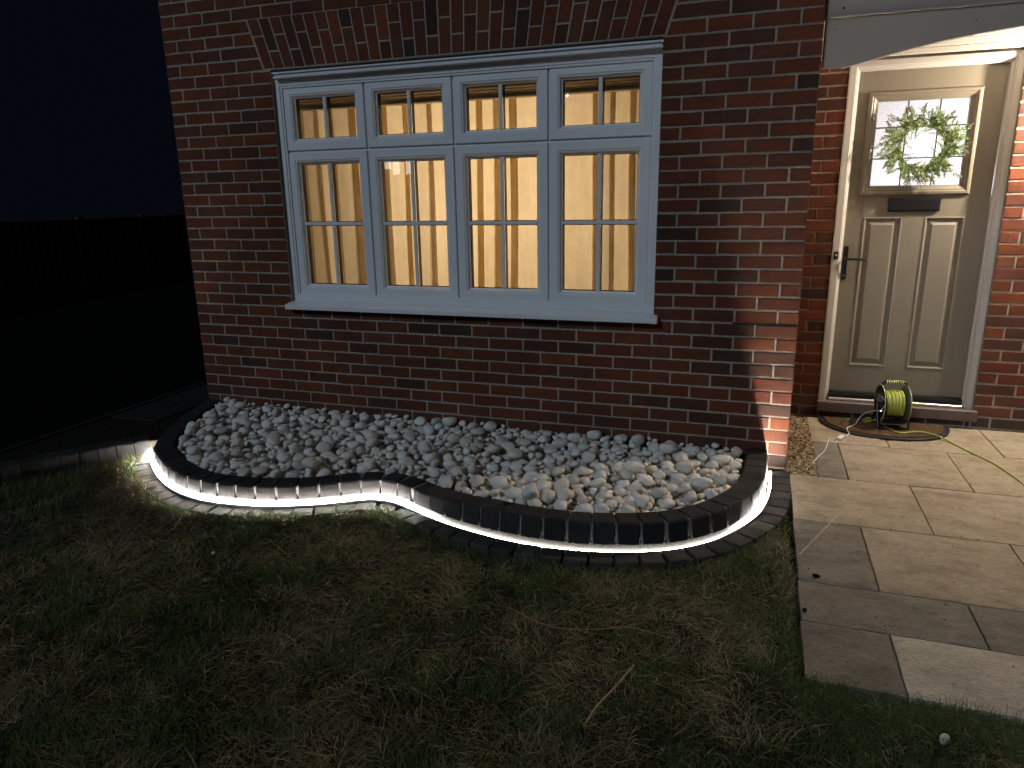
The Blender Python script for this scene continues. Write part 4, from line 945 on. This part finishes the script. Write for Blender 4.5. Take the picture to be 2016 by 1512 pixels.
# tubular stand
def st(s_): return [RP(s_*.088, -.005, 0.0), RP(s_*.092, -.03, -.07), RP(s_*.092, -.060, -.135), RP(s_*.090, -.072, -.151), RP(s_*.08, -.076, -.153)]
for s_ in (-1, 1):
    MB().tube([RP(s_*.079, 0, 0), RP(s_*.090, 0, 0), RP(s_*.093, -.008, -.02), RP(s_*.093, -.050, -.115), RP(s_*.092, -.068, -.146), RP(s_*.086, -.074, -.153)], .0098, 8).build('stand_leg', M['black_metal'], reel, True)
    MB().tube([RP(s_*.093, .0, -.015), RP(s_*.093, .050, -.115), RP(s_*.092, .068, -.146), RP(s_*.086, .074, -.153)], .0098, 8).build('stand_leg', M['black_metal'], reel, True)
for v in (-.074, .074): MB().tube([RP(-.088, v, -.153), RP(.088, v, -.153)], .0075, 8).build('stand_bar', M['black_metal'], reel, True)
V_ = []; n_ = 14
for u in (-.070, .070):
    for r_ in (.128, .135):
        for k in range(n_+1): a_ = math.radians(222+96*k/n_); V_.append(RP(u, r_*math.cos(a_), r_*math.sin(a_)))
m_ = n_+1; F_ = []
for k in range(n_): F_ += [(k, k+1, m_+k+1, m_+k), (2*m_+k, 2*m_+k+1, 3*m_+k+1, 3*m_+k), (m_+k, m_+k+1, 3*m_+k+1, 3*m_+k), (k, k+1, 2*m_+k+1, 2*m_+k)]
MB().add(V_, F_).build('cradle', M['black'], reel)
q = MB(); bm = bmesh.new(); bmesh.ops.create_cube(bm, size=1)
for v in bm.verts: v.co = Vector(RP(v.co.x*.15, -.052+v.co.y*.022, -.128+v.co.z*.010))
q.bm(bm).build('tie_plate', M['flange'], reel)
# plug in the socket face
def orient_box(u0, u1, v0, v1, w0, w1):
    bm = bmesh.new(); bmesh.ops.create_cube(bm, size=1)
    for v in bm.verts: v.co = Vector(RP((u0+u1)/2+v.co.x*(u1-u0), (v0+v1)/2+v.co.y*(v1-v0), (w0+w1)/2+v.co.z*(w1-w0)))
    bmesh.ops.bevel(bm, geom=bm.edges[:], offset=.003, segments=1, affect='EDGES', profile=.5); return MB().bm(bm)
orient_box(-.100, -.066, -.030, .020, .012, .058).build('plug', M['plug'], reel)
orient_box(-.070, -.0635, -.045, .045, -.05, .07).build('socket_block', M['black'], reel)
bm = bmesh.new(); bmesh.ops.create_uvsphere(bm, u_segments=10, v_segments=6, radius=.0032); bmesh.ops.translate(bm, verts=bm.verts[:], vec=Vector(RP(-.0745, -.030, -.048))); MB().bm(bm).build('indicator', M['blue_led'], reel, True)

# yellow cable trailing from the reel
yc = catmull([(4.66, .955, -.752), (4.63, 1.00, -.79), (4.60, 1.015, -.808), (4.572, 1.0, -.811), (4.566, 1.03, -.811), (4.583, 1.066, -.806), (4.606, 1.048, -.798), (4.639, 1.005, -.800), (4.696, .897, -.811), (4.744, .822, -.813), (4.80, .838, -.813), (4.87, .876, -.813), (4.951, .846, -.816), (5.000, .800, -.822), (5.025, .763, -.829), (5.091, .602, -.830), (5.178, .400, -.830), (5.235, .10, -.830), (5.30, -.35, -.830), (5.5, -.9, -.830)], 8)
tag(MB().tube(yc, .0046, 8).build('lime_cable', M['lime'], None, True), 'lime green mains cable trailing off the mat across the paving', 'cable')
wc1 = catmull([(4.640, .932, -.613), (4.640, .912, -.606), (4.655, .898, -.620), (4.663, .895, -.650), (4.641, .895, -.692), (4.599, .910, -.705), (4.556, .935, -.731), (4.524, .948, -.776), (4.504, .924, -.809), (4.470, .88, -.814), (4.447, .843, -.814), (4.440, .79, -.814), (4.446, .734, -.816), (4.432, .700, -.822), (4.405, .670, -.826)], 8)
wl = empty('white_lead', (4.39, .64, ZG), 'thin white lead with inline connector from the reel to the light strip', 'lead')
MB().tube(wc1, .0026, 7).build('lead_cord', M['white_cable'], wl, True)
bm = bmesh.new(); bmesh.ops.create_cube(bm, size=1); cc = Vector((4.388, .642, -.824)); d1 = (Vector((4.405, .680, 0))-Vector((4.372, .604, 0))).normalized(); d2 = Vector((-d1.y, d1.x, 0))
for v in bm.verts: v.co = cc+d1*v.co.x*.078+d2*v.co.y*.030+Vector((0, 0, v.co.z*.018))
bmesh.ops.bevel(bm, geom=bm.edges[:], offset=.004, segments=2, affect='EDGES', profile=.5); MB().bm(bm).build('connector_box', M['white_cable'], wl)
wc2 = catmull([(4.372, .604, -.828), (4.352, .565, -.831), (4.338, .545, -.826), (4.326, .568, -.815), (4.312, .558, -.815), (4.300, .505, -.825), (4.285, .43, -.831), (4.268, .36, -.831), (4.235, .275, -.832), (4.205, .195, -.838), (4.165, .085, -.842), (4.140, -.015, -.846), (4.118, -.05, -.852)], 8)
MB().tube(wc2, .0028, 7).build('lead_cord', M['white_cable'], wl, True)

# ------------------------------------------------------------------ wreath
WC = Vector((4.737, 1.166, .960))
wr = empty('door_wreath', WC, 'round wreath of green leaf sprigs and dusky buds hanging on the door glass', 'wreath')
MB().tube([(WC.x+.128*math.cos(a), 1.172, WC.z+.128*math.sin(a)) for a in np.linspace(0, 2*math.pi, 49)], .007, 7, False).build('twig_ring', M['stick'], wr, True)
def sprig(seed):
    r = random.Random(seed); L_ = r.uniform(.085, .150); V = []; F = []; bV = []; bF = []
    bend = r.uniform(-.5, .5); lift = r.uniform(.1, .5)
    def P(t): return Vector((L_*t*math.cos(bend*t), -.055*lift*t*(1+t)*.7, L_*t*math.sin(bend*t)))
    k = 0; t = .06
    while t < .93:
        p = P(t); 
        for s_ in (-1, 1):
            a = s_*r.uniform(.5, 1.1)+bend*t; l = r.uniform(.015, .026)*(1.1-.4*t); w = l*.20; dirv = Vector((math.cos(a), r.uniform(-.6, .25), math.sin(a))).normalized(); sv = dirv.cross(Vector((r.uniform(-.5, .5), 1, r.uniform(-.5, .5)))).normalized()*w
            n = len(V); V += [p, p+dirv*l*.5+sv, p+dirv*l, p+dirv*l*.5-sv]; F += [(n, n+1, n+2, n+3)]
        t += r.uniform(.05, .075)
    stem = MB().tube([P(x) for x in (0, .33, .66, 1)], [.0016, .0013, .0011, .0008], 4)
    n = len(V); V += [Vector(v) for v in stem.V[0]]; F += [tuple(i+n for i in f) for f in stem.F]
    tip = P(1); dirv = (P(1)-P(.85)).normalized()
    mats = [0]*len(F)
    if r.random() < .75:
        for q in range(3):
            c_ = tip-dirv*.012*q*.8; rr = .0042+.0012*q*.5; n = len(V); V += [c_+dirv*.011]+[c_+Vector((math.cos(a)*rr*.5, math.sin(a)*rr, math.cos(a)*rr)) for a in np.linspace(0, 6.283, 6)[:-1]]+[c_-dirv*.008]
            for i in range(5): F += [(n, n+1+i, n+1+(i+1) % 5), (n+6, n+1+(i+1) % 5, n+1+i)]; mats += [1, 1]
    me = mesh_np('sprig', np.array([tuple(v) for v in V]), F, M['leaf']); me.materials.append(M['bud']); me.polygons.foreach_set('material_index', mats); return me
SP = [sprig(i) for i in range(12)]
for k in range(165):
    a = 2*math.pi*(k/165)+random.uniform(-.05, .05); rr = .128+random.uniform(-.016, .014); o = bpy.data.objects.new('sprig', SP[k % 12])
    link(o, wr, (WC.x+rr*math.cos(a), 1.170-random.uniform(0, .018), WC.z+rr*math.sin(a)))
    out = a+random.choice((.25, .6, .9, 1.2, -.4, 1.5) if k % 6 else (2.2, 2.5)); sc = random.uniform(.75, 1.32)*(.5 if k % 6 == 0 else 1)
    o.rotation_euler = (0, -out, 0); o.scale = (sc, random.uniform(.6, 1.2), sc)

# ------------------------------------------------------------------ across the road, seen only as small reflections in the window glass
opp = empty('house_opposite', (-9.5, -24, -.9), 'dark house across the road with small lit windows', 'house')
MB().box(-16, -4.5, -28, -23, -1, 3.6).build('house_wall', M['tarmac'], opp)
MB().add([(-16.4, -22.7, 3.6), (-4.1, -22.7, 3.6), (-4.1, -28.3, 3.6), (-16.4, -28.3, 3.6), (-15, -25.5, 6.2), (-5.5, -25.5, 6.2)], [(0, 1, 5, 4), (2, 3, 4, 5), (1, 2, 5), (3, 0, 4)]).build('roof', M['tarmac'], opp)
for (x0, x1, z0, z1) in ((-10.92, -10.60, 1.95, 2.28), (-10.55, -10.22, 1.72, 2.30), (-9.95, -9.55, 1.72, 2.28)):
    f_ = MB().ring(x0-.03, x1+.03, z0-.03, z1+.03, [(0, -22.995), (0, -22.96), (.03, -22.96), (.03, -22.985)]).build('window', M['upvc'], opp)
    g = MB(); g.add([(x0, -22.985, z0), (x1, -22.985, z0), (x1, -22.985, z1), (x0, -22.985, z1)], [(3, 2, 1, 0)]); g.box((x0+x1)/2-.012, (x0+x1)/2+.012, -22.98, -22.965, z0, z1)
    w_ = g.build('lit_pane', M['lit_window'], f_)
lamp = empty('street_lamp', (-3.55, -24.6, -.9), 'street lamp across the road with one small bright head', 'street lamp')
MB().tube([(-3.55, -24.6, -.95), (-3.55, -24.6, 4.5), (-3.52, -24.4, 4.62), (-3.46, -24.15, 4.60)], [.06, .045, .035, .03], 10).build('lamp_post', M['timber'], lamp, True)
MB().box(-3.56, -3.34, -24.25, -23.9, 4.52, 4.60, .02).build('lamp_head', M['timber'], lamp)
bm = bmesh.new(); bmesh.ops.create_uvsphere(bm, u_segments=12, v_segments=8, radius=.045); bmesh.ops.translate(bm, verts=bm.verts[:], vec=Vector((-3.45, -23.97, 4.47))); MB().bm(bm).build('lamp_bowl', emit('street_lamp_bowl', (.85, .92, 1), 120), lamp, True)
